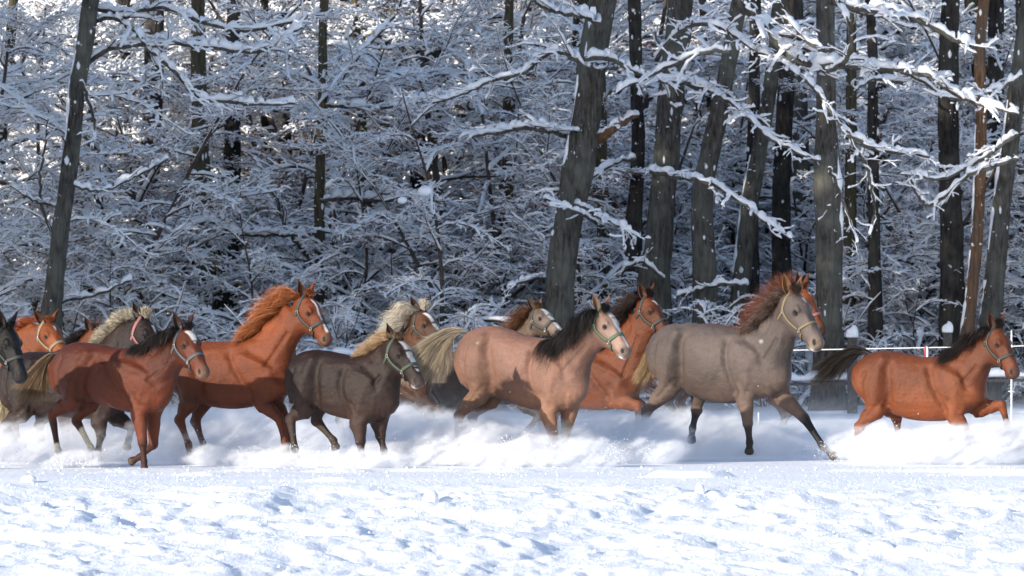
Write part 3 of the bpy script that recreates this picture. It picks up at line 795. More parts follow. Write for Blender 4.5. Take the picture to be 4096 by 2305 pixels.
# ---- unseen tall trees added left of the view to shade the wood's edge
SPR = young_tree(300, 21, .2, 74, [0, 2, 1, 3], z0=2.0, lean=.02, label='tall snow-laden tree of the wood corner left of the picture', group='tall trees of the wood corner on the left', kind='tall_tree', mat=MAT_BARK_D, smul=1.7)
first_ = True
for row, x0 in ((0, -18.0),):
    for j in range(8 if row == 0 else 3):
        x = x0 + prng.uniform(-.6, .6); y = 79.5 + 2.9 * j + prng.uniform(-.6, .6)
        s_k = prng.uniform(.9, 1.15)
        if first_:
            SPR.location = (x, y, gz(x, y)); first_ = False
        else:
            copy_tree(SPR, (x, y, gz(x, y)), prng.uniform(0, 6.28), s_k)
# ================================================================== HORSES
# each horse is one implicit surface (tapered limbs, barrel, neck, skull and muscles blended smoothly), turned into one mesh
def seg_chain(C, A, rb, n, cap=1.0, egg=None):
    """C centres (m,3), A half-height vectors (m,3), rb lateral radii (m), resampled to n stations"""
    M = np.concatenate([C, A, np.asarray(rb)[:, None], (np.zeros(len(C)) if egg is None else np.asarray(egg))[:, None]], 1)
    M = cr(M, n)
    return M[:, :3], M[:, 3:6], np.maximum(M[:, 6], 0.012), M[:, 7], cap

class Field:
    def __init__(self, lo, hi, h):
        self.h = h; self.lo = np.array(lo)
        self.dim = np.ceil((np.array(hi) - self.lo) / h).astype(int) + 1
        self.D = np.full(self.dim, 1.0, dtype=np.float32)
    def sub(self, lo, hi):
        a = np.clip(np.floor((lo - self.lo) / self.h).astype(int), 0, self.dim - 1)
        b = np.clip(np.ceil((hi - self.lo) / self.h).astype(int) + 1, 1, self.dim)
        sl = tuple(slice(i, j) for i, j in zip(a, b))
        g = np.stack(np.meshgrid(*[self.lo[k] + self.h * np.arange(a[k], b[k]) for k in range(3)], indexing='ij'), -1)
        return sl, g.astype(np.float32)
    def chain(self, ch, k=0.03, carve=False):
        C, A, rb, egg, cap = ch
        n = len(C)
        if n == 1:
            C = np.concatenate([C, C]); A = np.concatenate([A, A]); rb = np.append(rb, rb); egg = np.append(egg, egg); n = 2
        ra = np.linalg.norm(A, axis=1)
        rmax = max(ra.max(), rb.max()) * max(cap, 1.0)
        pad = k + 0.035
        lo = (C - rmax).min(0) - pad; hi = (C + rmax).max(0) + pad
        sl0, g0 = self.sub(lo, hi)
        if g0.size == 0: return
        acc = np.full(g0.shape[:3], 1.0, dtype=np.float32)
        base = np.array([s.start for s in sl0])
        for i in range(n - 1):
            c0, c1 = C[i], C[i + 1]
            ax = c1 - c0; L = np.linalg.norm(ax)
            r = max(ra[i], ra[i + 1], rb[i], rb[i + 1]) + pad
            s2, g = self.sub(np.minimum(c0, c1) - r, np.maximum(c0, c1) + r)
            if g.size == 0: continue
            if L < 1e-6: ax = np.cross(self.lat, A[i]); ax = ax / np.linalg.norm(ax); L = 0.0
            else: ax = ax / L
            Am = A[i] + A[i + 1]; Am = Am - ax * Am.dot(ax)
            if np.linalg.norm(Am) < 1e-6: Am = np.cross(ax, self.lat)
            Am = Am / np.linalg.norm(Am); B = np.cross(ax, Am)
            d = g - c0.astype(np.float32)
            x = d @ ax.astype(np.float32); a = d @ Am.astype(np.float32); b = d @ B.astype(np.float32)
            t = np.clip(x / L, 0, 1) if L > 0 else np.zeros_like(x)
            ex = x - t * L
            Ra = ra[i] + (ra[i + 1] - ra[i]) * t; Rb = rb[i] + (rb[i + 1] - rb[i]) * t
            e = egg[i] + (egg[i + 1] - egg[i]) * t
            Rb = Rb * (1 + e * np.clip(a / Ra, -1, 1))
            Rc = np.minimum(Ra, Rb) * cap
            k0 = np.sqrt((ex / Rc) ** 2 + (a / Ra) ** 2 + (b / Rb) ** 2) + 1e-6
            k1 = np.sqrt((ex / Rc ** 2) ** 2 + (a / Ra ** 2) ** 2 + (b / Rb ** 2) ** 2) + 1e-6
            dd = k0 * (k0 - 1) / k1
            o = tuple(slice(s.start - bb, s.stop - bb) for s, bb in zip(s2, base))
            # clip to the accumulation window
            st = [max(0, q.start) for q in o]; en = [min(acc.shape[j], o[j].stop) for j in range(3)]
            if any(e_ <= s_ for s_, e_ in zip(st, en)): continue
            src = tuple(slice(st[j] - o[j].start, en[j] - o[j].start) for j in range(3))
            dst = tuple(slice(st[j], en[j]) for j in range(3))
            acc[dst] = np.minimum(acc[dst], dd[src])
        Dm = self.D[sl0]
        if carve:
            acc = -acc
            h = np.maximum(k - np.abs(Dm - acc), 0) / k
            self.D[sl0] = np.maximum(Dm, acc) + h * h * k * 0.25
        else:
            h = np.maximum(k - np.abs(Dm - acc), 0) / k
            self.D[sl0] = np.minimum(Dm, acc) - h * h * k * 0.25
    def mesh(self):
        D = self.D; D = np.where(np.abs(D) < 1e-6, 1e-6, D)
        s = D < 0
        nx, ny, nz = [d - 1 for d in D.shape]
        cnt = np.zeros((nx, ny, nz), np.int32)
        for i in (0, 1):
            for j in (0, 1):
                for k in (0, 1):
                    cnt += s[i:i + nx, j:j + ny, k:k + nz]
        act = (cnt > 0) & (cnt < 8)
        idx = np.full(act.shape, -1, np.int64)
        cells = np.argwhere(act)
        idx[act] = np.arange(len(cells))
        P = np.zeros((len(cells), 3)); W = np.zeros(len(cells))
        cor = np.array([[i, j, k] for i in (0, 1) for j in (0, 1) for k in (0, 1)])
        vals = np.stack([D[cells[:, 0] + c[0], cells[:, 1] + c[1], cells[:, 2] + c[2]] for c in cor], 1)
        for p in range(8):
            for q in range(p + 1, 8):
                if np.abs(cor[p] - cor[q]).sum() != 1: continue
                a, b = vals[:, p], vals[:, q]
                m = (a < 0) != (b < 0)
                t = np.where(m, a / np.where(m, a - b, 1), 0)
                P += m[:, None] * (cor[p] + t[:, None] * (cor[q] - cor[p])); W += m
        V = (cells + P / W[:, None]) * self.h + self.lo
        Fs = []
        for ax in range(3):
            u, v = (ax + 1) % 3, (ax + 2) % 3
            a = np.take(s, range(0, s.shape[ax] - 1), ax); b = np.take(s, range(1, s.shape[ax]), ax)
            E = np.argwhere(a != b)
            E = E[(E[:, u] > 0) & (E[:, v] > 0) & (E[:, u] < act.shape[u]) & (E[:, v] < act.shape[v]) & (E[:, ax] < act.shape[ax])]
            sg = s[E[:, 0], E[:, 1], E[:, 2]]
            du = np.zeros(3, int); du[u] = 1; dv = np.zeros(3, int); dv[v] = 1
            q = [idx[tuple((E - o).T)] for o in (0 * du, du, du + dv, dv)]
            f = np.stack(q, 1)
            f[~sg] = f[~sg][:, ::-1]
            Fs.append(f[(f >= 0).all(1)])
        return V, np.concatenate(Fs)

def head_stations():
    #      t     top    bot   halfw  egg
    return np.array([
        [-0.03, -0.03, -0.36, 0.115, 0.00],
        [0.08, 0.040, -0.455, 0.140, 0.10],
        [0.20, 0.065, -0.535, 0.150, 0.22],
        [0.32, 0.065, -0.545, 0.148, 0.30],
        [0.44, 0.050, -0.490, 0.130, 0.26],
        [0.56, 0.034, -0.400, 0.110, 0.18],
        [0.68, 0.022, -0.325, 0.097, 0.10],
        [0.80, 0.018, -0.285, 0.093, 0.00],
        [0.90, 0.008, -0.275, 0.099, -0.05],
        [0.97, -0.025, -0.255, 0.086, -0.05]])

def make_coat_mat():
    m, nt, b = new_mat('horse_coat')
    at = node(nt, 'ShaderNodeAttribute', attribute_name='coat')
    tc = node(nt, 'ShaderNodeTexCoord')
    mp = node(nt, 'ShaderNodeMapping'); mp.inputs['Scale'].default_value = (30, 85, 85)
    mp.inputs['Rotation'].default_value = (0, 0.5, 0)
    nt.links.new(tc.outputs['Object'], mp.inputs['Vector'])
    n1 = node(nt, 'ShaderNodeTexNoise', Scale=1.6, Detail=5.0, Roughness=0.75)
    nt.links.new(mp.outputs[0], n1.inputs['Vector'])
    n2 = node(nt, 'ShaderNodeTexNoise', Scale=7.0, Detail=5.0, Roughness=0.6)
    nt.links.new(tc.outputs['Object'], n2.inputs['Vector'])
    r1 = ramp(nt, n1.outputs['Fac'], [(0.3, (0.66, 0.66, 0.68)), (0.7, (1.3, 1.3, 1.27))])
    r2 = ramp(nt, n2.outputs['Fac'], [(0.32, (0.86, 0.87, 0.89)), (0.5, (1, 1, 1)), (0.68, (1.12, 1.09, 1.05))])
    m1 = node(nt, 'ShaderNodeMix', data_type='RGBA', blend_type='MULTIPLY'); m1.inputs['Factor'].default_value = 1
    m2 = node(nt, 'ShaderNodeMix', data_type='RGBA', blend_type='MULTIPLY'); m2.inputs['Factor'].default_value = 1
    nt.links.new(at.outputs['Color'], m1.inputs['A']); nt.links.new(r1.outputs[0], m1.inputs['B'])
    nt.links.new(m1.outputs['Result'], m2.inputs['A']); nt.links.new(r2.outputs[0], m2.inputs['B'])
    nt.links.new(m2.outputs['Result'], b.inputs['Base Color'])
    b.inputs['Roughness'].default_value = 0.48
    b.inputs['Specular IOR Level'].default_value = 0.24
    b.inputs['Sheen Weight'].default_value = 0.03
    b.inputs['Sheen Roughness'].default_value = 0.4
    nt.links.new(m2.outputs['Result'], b.inputs['Sheen Tint'])
    mp3 = node(nt, 'ShaderNodeMapping'); mp3.inputs['Scale'].default_value = (5, 9, 7)
    nt.links.new(tc.outputs['Object'], mp3.inputs['Vector'])
    n3 = node(nt, 'ShaderNodeTexNoise', Scale=1.5, Detail=3.0, Roughness=0.55)
    nt.links.new(mp3.outputs[0], n3.inputs['Vector'])
    bp = node(nt, 'ShaderNodeBump', Strength=0.5, Distance=0.012)
    nt.links.new(n1.outputs['Fac'], bp.inputs['Height'])
    bp2 = node(nt, 'ShaderNodeBump', Strength=0.55, Distance=0.035)
    nt.links.new(n3.outputs['Fac'], bp2.inputs['Height'])
    nt.links.new(bp2.outputs[0], bp.inputs['Normal'])
    nt.links.new(bp.outputs[0], b.inputs['Normal'])
    return m

def make_hair_mat():
    m, nt, b = new_mat('horse_hair')
    at = node(nt, 'ShaderNodeAttribute', attribute_name='coat')
    nt.links.new(at.outputs['Color'], b.inputs['Base Color'])
    b.inputs['Roughness'].default_value = 0.5
    b.inputs['Specular IOR Level'].default_value = 0.25
    return m

MAT_COAT = make_coat_mat()
MAT_HAIR = make_hair_mat()
MAT_EYE = simple('eye_gloss', (0.012, 0.008, 0.006), rough=0.06)
MAT_METAL = simple('halter_metal', (0.62, 0.58, 0.5), rough=0.3, metal=0.9)

def color_attr(me, cols, name='coat'):
    a = me.color_attributes.new(name, 'FLOAT_COLOR', 'POINT')
    a.data.foreach_set('color', np.concatenate([cols, np.ones((len(cols), 1))], 1).astype(np.float32).ravel())

def hair_mesh(name, strands, cols_a, cols_b, width, rng):
    """strands (n,m,3); colour runs from cols_a at the root to cols_b at the tip"""
    n, m, _ = strands.shape
    T = nrm(np.gradient(strands, axis=1))
    w = nrm(rng.standard_normal((n, 1, 3)) * np.array([1, .6, 1]))
    S = nrm(np.cross(T, w))
    t = np.linspace(0, 1, m)
    ww = width * (1 - t ** 2 * 0.85)[None, :, None] * (0.6 + 0.8 * rng.random((n, 1, 1)))
    V = np.stack([strands - S * ww / 2, strands + S * ww / 2], 2)   # n,m,2,3
    base = np.arange(n)[:, None] * (m * 2) + np.arange(m - 1)[None] * 2
    F = np.stack([base, base + 1, base + 3, base + 2], -1).reshape(-1, 4)
    me = mesh_from(name, V.reshape(-1, 3), F, [MAT_HAIR])
    c = cols_a[:, None] * (1 - t)[None, :, None] + cols_b[:, None] * t[None, :, None]
    c = np.repeat(c[:, :, None], 2, 2).reshape(-1, 3)
    color_attr(me, np.clip(c, 0, 1))
    return me

CROPS = {1: (0, 1150), 2: (600, 1100), 3: (1100, 1150), 4: (1700, 1150), 5: (2500, 1050), 6: (3200, 1150)}
HORSE_OBJ = []

def build_horse(s):
    rng = np.random.default_rng(s.get('seed', 3))
    ox, oy = CROPS[s['crop']]
    Dm = s['D']; yaw = math.radians(s['yaw'])
    uv = np.array([math.cos(yaw), -math.sin(yaw), 0.0]); lat = np.array([math.sin(yaw), math.cos(yaw), 0.0])
    Z = np.array([0, 0, 1.0])
    tor = np.array(s['torso'], float)
    mid = (tor[0, 0] + tor[-1, 0]) / 2
    X0 = (ox + 0.5518 * mid - CX) / F_PX * Dm
    O = np.array([X0, Dm, 0.0])
    def P(zx, zy, v=0.0):
        u = 0.0
        for _ in range(6):
            D = Dm - u * math.sin(yaw) + v * math.cos(yaw)
            X = (ox + 0.5518 * zx - CX) / F_PX * D
            u = (X - X0 - v * math.sin(yaw)) / math.cos(yaw)
        D = Dm - u * math.sin(yaw) + v * math.cos(yaw)
        zz = CAM_H - (oy + 0.5518 * zy - HY) / F_PX * D
        return O + uv * u + lat * v + Z * zz
    sc = s.get('sc', 1.0)
    chains = []          # (chain, k, carve)
    # ---- barrel
    T_ = np.array([P(a, b) for a, b, *_ in s['torso']]); B_ = np.array([P(r[2], r[3]) for r in s['torso']])
    C = (T_ + B_) / 2; A = (T_ - B_) / 2
    tor_ch = seg_chain(C, A, tor[:, 4], 22, 0.7, egg=np.linspace(0.08, -0.10, len(tor)))
    # ---- neck
    nk = s['neck']
    NT = np.array([P(r[0], r[1], r[5] if len(r) > 5 else 0) for r in nk]); NB = np.array([P(r[2], r[3], r[5] if len(r) > 5 else 0) for r in nk])
    neck_ch = seg_chain((NT + NB) / 2, (NT - NB) / 2, [r[4] for r in nk], 14, 0.7, egg=np.full(len(nk), -0.28))
    # ---- head frame
    (hx, hy, nx_, ny_, hyaw, hv) = s['head']
    hyw = math.radians(hyaw + 7)
    p0 = P(hx, hy, hv)
    hh = np.array([math.cos(hyw), -math.sin(hyw), 0.0])
    # point of the nose on the heading plane through the poll
    D = p0[1]; q = 0.0
    for _ in range(6):
        X = (ox + 0.5518 * nx_ - CX) / F_PX * D
        q = (X - p0[0]) / math.cos(hyw); D = p0[1] - q * math.sin(hyw)
    p1 = np.array([p0[0] + q * hh[0], D, CAM_H - (oy + 0.5518 * ny_ - HY) / F_PX * D])
    L = np.linalg.norm(p1 - p0); ha = (p1 - p0) / L
    hl = np.cross(Z, hh); hl = -hl / np.linalg.norm(hl)          # lateral, towards the camera side
    roll = math.radians(s.get('roll', 0))
    hb = np.cross(hl, ha); hb /= np.linalg.norm(hb)
    if hb.dot(hh) < 0: hb = -hb
    hl, hb = hl * math.cos(roll) + hb * math.sin(roll), hb * math.cos(roll) - hl * math.sin(roll)
    W = s.get('hw', 1.0) * 1.2
    def H(t, b, l=0.0): return p0 + L * (ha * t + hb * b + hl * l * W)
    hs = head_stations()
    HC = np.array([H(r[0], (r[1] + r[2]) / 2) for r in hs]); HA = np.array([hb * (r[1] - r[2]) / 2 * L for r in hs])
    head_ch = seg_chain(HC, HA, hs[:, 3] * L * W, 22, 0.62, egg=hs[:, 4])
    def blob(c, Av, rb, cap=1.0): return (np.array([c]), np.array([Av]), np.array([rb]), np.zeros(1), cap)
    def rod(pts, r, rl=None, n=None):
        pts = np.array(pts); r = np.broadcast_to(np.asarray(r, float), len(pts)); rl = r if rl is None else np.broadcast_to(np.asarray(rl, float), len(pts))
        ax = pts[-1] - pts[0]; Av = np.cross(ax, lat); 
        if np.linalg.norm(Av) < 1e-5: Av = Z
        Av = Av / np.linalg.norm(Av)
        return seg_chain(pts, Av[None] * r[:, None], rl, n or max(4, 4 * (len(pts) - 1)), 1.0)
    chains.append((tor_ch, 0.01, False))
    chains.append((neck_ch, 0.11, False))
    chains.append((head_ch, 0.045, False))
    # ---- legs
    legs = {}
    def leg(name, J, side, hind):
        vs = side * 0.125 * sc
        if hind: v = [side * .095 * sc, side * .125 * sc, vs, vs, vs]
        else: v = [side * .105 * sc, side * .115 * sc, vs, vs, vs]
        Q = [P(j[0], j[1], vv) for j, vv in zip(J, v)]
        a0, a1, a2, a3, a4 = Q
        mixp = lambda p, q, t: p * (1 - t) + q * t
        k = s.get('leg', 1.0) * sc
        if hind:
            pts = [a0, a1, mixp(a1, a2, .5), mixp(a1, a2, .85), a2, mixp(a2, a3, .18), mixp(a2, a3, .5), mixp(a2, a3, .82), a3, mixp(a3, a4, .45), mixp(a3, a4, .72), a4]
            ra = [.205, .140, .092, .058, .068, .052, .038, .036, .045, .034, .044, .055]
            rl = [.105, .092, .068, .046, .046, .040, .031, .031, .038, .031, .040, .048]
        else:
            pts = [a0, a1, mixp(a1, a2, .4), mixp(a1, a2, .82), a2, mixp(a2, a3, .15), mixp(a2, a3, .5), mixp(a2, a3, .82), a3, mixp(a3, a4, .45), mixp(a3, a4, .72), a4]
            ra = [.150, .108, .086, .062, .060, .048, .037, .036, .044, .035, .044, .055]
            rl = [.070, .074, .066, .052, .053, .043, .032, .032, .038, .031, .040, .048]
        pts = np.array(pts); ra = np.array(ra) * k; rl = np.array(rl) * k
        Tn = nrm(np.gradient(pts, axis=0)); Av = nrm(np.cross(Tn, lat))
        for i in range(1, len(Av)):
            if Av[i].dot(Av[i - 1]) < 0: Av[i] = -Av[i]
        legs[name] = (Q, pts, ra)
        return seg_chain(pts, Av * ra[:, None], rl, 34, 0.8)
    for nm, side, hind in (('ff', 1, 0), ('hf', 1, 1), ('fn', -1, 0), ('hn', -1, 1)):
        if nm in s: chains.append((leg(nm, s[nm], side, hind), 0.05 if hind else 0.055, False))
    # ---- shoulder, breast and gluteal muscles
    wi = T_[-4] * .75 + B_[-4] * .25
    for side, nm in ((-1, 'fn'), (1, 'ff')):
        S = P(s[nm][0][0], s[nm][0][1], side * .12 * sc)
        a = wi + lat * side * .09 * sc
        ch = rod([a, (a + S) / 2 + lat * side * .03, S - Z * .05], np.array([.07, .10, .11]) * sc, np.array([.04, .062, .055]) * sc)
        chains.append((ch, 0.05, False))
        # triceps line
        E = P(s[nm][1][0], s[nm][1][1], side * .12 * sc)
        chains.append((rod([(a * .35 + E * .65) - uv * .07, E - uv * .02 + Z * .04], np.array([.085, .07]) * sc, np.array([.07, .06]) * sc), 0.04, False))
        chains.append((blob(S + uv * 0.02 + Z * .03, Z * .10 * sc, .075 * sc), 0.05, False))
    for side, nm in ((-1, 'hn'), (1, 'hf')):
        St = P(s[nm][1][0], s[nm][1][1], side * .12 * sc)
        Cr = T_[2] * .72 + B_[2] * .28 + lat * side * .10 * sc
        chains.append((rod([Cr, Cr * .5 + St * .5 + lat * side * .045 - uv * .03, St + Z * .03], np.array([.13, .14, .10]) * sc, np.array([.08, .085, .06]) * sc), 0.06, False))
        hipb = T_[3] * .80 + B_[3] * .20 + lat * side * .145 * sc
        chains.append((blob(hipb, Z * .06 * sc, .055 * sc, 1.2), 0.06, False))
    # jugular groove muscle along the underside of the neck
    for side in (-1, 1):
        k0 = NB[-1] * .7 + NT[-1] * .3; k1 = NB[0] * .72 + NT[0] * .28
        m_ = (k0 + k1) / 2
        chains.append((rod([k0 + lat * side * .045, m_ + lat * side * .075 * sc, k1 + lat * side * .10 * sc], np.array([.05, .055, .07]) * sc, np.array([.03, .04, .05]) * sc), 0.035, False))
    # ---- head details
    for sd in (-1, 1):
        chains.append((blob(H(.235, -.315, sd * .090), ha * .165 * L, .045 * L, 2.6), 0.02, False))        # jaw muscle
        chains.append((blob(H(.325, -.030, sd * .124), ha * .065 * L, .035 * L, 1.1), 0.02, False))       # brow
        chains.append((rod([H(.42, -.150, sd * .125), H(.61, -.150, sd * .095)], .018 * L), 0.02, False))  # cheek bone
        chains.append((blob(H(.365, -.095, sd * .176), ha * .046 * L, .026 * L, 1.0), 0.015, True))        # eye socket
        chains.append((blob(H(.915, -.075, sd * .062), ha * .055 * L, .038 * L, 1.0), 0.02, False))        # nostril flare
        chains.append((blob(H(.925, -.080, sd * .104), ha * .040 * L, .026 * L, 1.0), 0.01, True))         # nostril
        chains.append((rod([H(.70, -.03, sd * .05), H(.50, .0, sd * .055)], .02 * L), 0.03, False))
    chains.append((blob(H(.875, -.270), ha * .055 * L, .055 * L, 1.0), 0.02, False))                         # chin
    allC = np.concatenate([c[0][0] for c in chains])
    fld = Field(allC.min(0) - 0.28, allC.max(0) + 0.28, s.get('vox', 0.0135))
    fld.lat = lat
    for ch, k, cv in chains:
        fld.chain(ch, k, cv)
    V, Fq = fld.mesh()
    W_ = T_[-5] * .5 + T_[-4] * .5
    hd = V - p0
    ishead = ((hd @ ha) > -.12 * L) & (np.abs(hd @ hl) < .35 * L) & ((hd @ hb) > -.62 * L) & ((hd @ hb) < .3 * L)
    bodyv = (V[:, 2] > .55 * (T_[:, 2].max() - .0)) & ~ishead
    E_ = np.concatenate([Fq[:, [0, 1]], Fq[:, [1, 2]], Fq[:, [2, 3]], Fq[:, [3, 0]]])
    def smooth_pass(V, mask, lam):
        acc = np.zeros_like(V); c = np.zeros(len(V))
        for k_ in range(3):
            acc[:, k_] = np.bincount(E_[:, 0], V[E_[:, 1], k_], len(V)) + np.bincount(E_[:, 1], V[E_[:, 0], k_], len(V))
        c = np.bincount(E_[:, 0], minlength=len(V)) + np.bincount(E_[:, 1], minlength=len(V))
        return np.where(mask[:, None], V + lam * (acc / np.maximum(c, 1)[:, None] - V), V)
    for _ in range(22): V = smooth_pass(V, bodyv, .65)
    fn_ = np.cross(V[Fq[:, 2]] - V[Fq[:, 0]], V[Fq[:, 3]] - V[Fq[:, 1]])
    VN = np.zeros_like(V)
    for k_ in range(4):
        for c_ in range(3): VN[:, c_] += np.bincount(Fq[:, k_], fn_[:, c_], len(V))
    VN = nrm(VN)
    if (VN * (V - V.mean(0))).sum() < 0: VN = -VN
    U2 = np.stack([(V - O) @ uv, V[:, 2]], 1)
    side_w = np.clip((np.abs(VN @ lat) - .15) / .35, 0, 1) * (~ishead)
    q2 = lambda p: np.array([(p - O) @ uv, p[2]])
    disp = np.zeros(len(V))
    def stroke(pts, depth, w, sidesel=0):
        nonlocal disp
        pts = cr(np.array([p if len(p) == 2 else q2(p) for p in pts]), 14)
        d = np.full(len(V), 9.0)
        for a_, b_ in zip(pts[:-1], pts[1:]):
            ab = b_ - a_; t_ = np.clip(((U2 - a_) @ ab) / (ab @ ab + 1e-9), 0, 1)
            d = np.minimum(d, np.linalg.norm(U2 - (a_ + t_[:, None] * ab), axis=1))
        g = np.exp(-(d / w) ** 2) * side_w
        if sidesel: g = g * (np.sign((V - O) @ lat) == sidesel)
        disp += 1.3 * depth * g * sc
    w2, dk, hb2 = q2(W_), q2(T_[1]), q2(T_[3] * .82 + B_[3] * .18)
    for sgn, f_, h_n in ((-1, 'fn', 'hn'), (1, 'ff', 'hf')):
        Sp, El, Kn = [q2(legs[f_][0][i]) for i in range(3)]
        St, Hk = q2(legs[h_n][0][1]), q2(legs[h_n][0][2])
        c_ = lambda *a: np.array(a, float)
        stroke([w2 + c_(-.10, -.14), (w2 * .45 + El * .55) + c_(-.15, .04), El + c_(-.10, .05)], -.024, .045, sgn)
        stroke([w2 + c_(.04, -.16), Sp + c_(.06, .10)], .012, .035, sgn)
        stroke([w2 + c_(.14, -.10), (w2 * .4 + Sp * .6) + c_(.13, .04), Sp + c_(.12, .0)], -.015, .042, sgn)
        stroke([El + c_(-.05, .17), El + c_(.0, .10), El + c_(.05, .05)], -.010, .035, sgn)
        stroke([Sp + c_(-.02, .02), El + c_(.03, .10)], .012, .05, sgn)
        stroke([hb2 + c_(.05, -.06), St + c_(.16, .16), St + c_(.13, .0)], -.032, .06, sgn)
        stroke([hb2 + c_(-.02, .01), hb2 + c_(.03, -.03)], .014, .04, sgn)
        stroke([dk + c_(.07, -.12), St * .5 + dk * .5 + c_(-.07, -.02), St * .6 + Hk * .4 + c_(-.05, .06)], -.018, .026, sgn)
        stroke([hb2 + c_(-.05, -.10), St + c_(-.02, .05)], .014, .06, sgn)
        stroke([St + c_(.06, .03), St * .55 + Hk * .45 + c_(.02, .0)], -.010, .03, sgn)
        for r_ in range(7):
            f0 = (r_ + .5) / 7
            top = (w2 + c_(-.16, -.22)) * (1 - f0) + (hb2 + c_(.20, -.14)) * f0
            bot = (El + c_(-.16, .16)) * (1 - f0) + (St + c_(.24, .14)) * f0
            stroke([top, (top + bot) / 2 + c_(-.03, 0), bot + c_(-.05, 0)], -.0016, .020, sgn)
    n0, n1 = q2(NT[0] * .35 + NB[0] * .65), q2(NT[-1] * .32 + NB[-1] * .68)
    stroke([n1, (n0 + n1) / 2, n0], -.016, .026)
    stroke([q2(NT[-1] * .75 + NB[-1] * .25), q2(NT[1] * .7 + NB[1] * .3)], -.008, .04)
    wob = (vnoise(U2[:, 0] * 7 + 31, U2[:, 1] * 6 + (V - O) @ lat * 4, 21) - .5) * .010 + (vnoise(U2[:, 0] * 15 + 5, U2[:, 1] * 13, 23) - .5) * .006
    disp += wob * side_w * (V[:, 2] > .5)
    V = V + VN * disp[:, None]
    # ---- ears (joined to the body mesh)
    nv0 = len(V)
    ear_inner = []
    VV, FF = [V], [Fq]
    cnt = nv0
    ears = s.get('ears', 1)
    er = s.get('ear', (0.72, 0.42, 0.34))
    for sd in (1, -1):
        if not ears: break
        el = (.37 if ears == 1 else ears) * L
        base = H(.02, -.055, sd * .088)
        up = nrm(-ha * er[0] + hb * er[1] + hl * sd * er[2])
        front = nrm(hb * .35 + ha * .5 + hl * sd * .75); front = nrm(front - up * up.dot(front))
        side_ = np.cross(up, front)
        ns, na = 9, 9
        for layer in (0, 1):
            rows = []
            for i in range(ns):
                t = i / (ns - 1)
                w = el * (0.215 * math.sin(math.pi * min(1, (t * .86 + .17)) ** 0.92)) if t < 0.999 else 0.002
                w = max(w, 0.003)
                cup = math.radians(128 - 45 * t)
                th = np.linspace(-cup, cup, na)
                rr = w * (1.0 if layer == 0 else 0.84)
                c = base + up * el * (t - 0.08) + side_ * 0.0 + front * (-.035 * el * math.sin(t * 3)) + nrm(hb) * el * .05 * t * t
                ring = c + rr * (-np.cos(th)[:, None] * front * .75 + np.sin(th)[:, None] * side_)
                rows.append(ring)
            R = np.array(rows).reshape(-1, 3)
            f = [[cnt + i * na + j, cnt + i * na + j + 1, cnt + (i + 1) * na + j + 1, cnt + (i + 1) * na + j] for i in range(ns - 1) for j in range(na - 1)]
            VV.append(R); FF.append(np.array(f))
            if layer == 1: ear_inner.append((cnt, cnt + len(R)))
            else: c0_ = cnt
            cnt += len(R)
        rim = []
        for i in range(ns - 1):
            for j in (0, na - 1):
                rim.append([c0_ + i * na + j, c0_ + (i + 1) * na + j, c0_ + ns * na + (i + 1) * na + j, c0_ + ns * na + i * na + j])
        FF.append(np.array(rim))
    V = np.concatenate(VV); Fq = np.concatenate(FF)
    # ---- coat colours
    n = len(V)
    base = np.array(s['coat'])
    NT0 = 1
    col = np.tile(base, (n, 1))
    lv = (V - O) @ lat; lz = V[:, 2]; lu = (V - O) @ uv
    nzv = vnoise(lu * 5 + 7, lz * 5 + lv * 4, 3) * .6 + vnoise(lu * 14, lz * 14 + lv * 9, 5) * .4
    def paint(w, c):
        nonlocal col
        w = np.clip(w, 0, 1)[:, None]
        col = col * (1 - w) + np.array(c) * w
    def capd(a, b, pts=None):
        pts = V if pts is None else pts
        ab = b - a; t = np.clip(((pts - a) @ ab) / (ab @ ab), 0, 1)
        return np.linalg.norm(pts - (a + t[:, None] * ab), axis=1), t
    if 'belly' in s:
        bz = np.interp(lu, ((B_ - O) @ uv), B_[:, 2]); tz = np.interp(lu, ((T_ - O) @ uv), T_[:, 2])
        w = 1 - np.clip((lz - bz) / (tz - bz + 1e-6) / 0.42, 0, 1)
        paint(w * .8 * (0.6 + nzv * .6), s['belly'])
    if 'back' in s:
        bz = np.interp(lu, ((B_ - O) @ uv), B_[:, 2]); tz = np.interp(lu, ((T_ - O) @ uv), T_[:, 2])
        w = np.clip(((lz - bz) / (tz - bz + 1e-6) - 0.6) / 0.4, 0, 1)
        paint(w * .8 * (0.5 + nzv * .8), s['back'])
    # leg paint: body coat down to the joint, then the points' colour
    dleg = {}
    for nm, (Q, pts, ra) in legs.items():
        d, t = capd(Q[2], Q[3]); d2, t2 = capd(Q[3], Q[4]); d1, t1 = capd(Q[1], Q[2])
        lc = s.get('legcol', {}).get(nm, s.get('points'))
        near = np.minimum(np.minimum(d, d2), d1) < 0.11 * sc
        own = near & (np.sign(lv) == np.sign((Q[3] - O) @ lat))
        if lc is not None:
            c, start = lc if isinstance(lc[0], (tuple, list)) else (lc, 1.75)
            g = np.where(d2 <= np.minimum(d, d1), 3 + t2, np.where(d <= d1, 2 + t, 1 + t1)) - start + (nzv - .5) * .35
            paint(np.where(own, np.clip(g / 0.22, 0, 1), 0), c)
        sk = s.get('socks', {}).get(nm)
        if sk is not None:
            g = np.where(d2 <= np.minimum(d, d1), 3 + t2, np.where(d <= d1, 2 + t, 1 + t1)) - sk + (nzv - .5) * .1
            paint(np.where(own, np.clip(g / 0.06, 0, 1), 0), (0.72, 0.66, 0.52))
        g = np.where(d2 <= d, t2, 0)
        paint(np.where(own, np.clip((g - .72) / .08, 0, 1), 0), (0.10, 0.08, 0.06))
    # head
    hp = V - p0
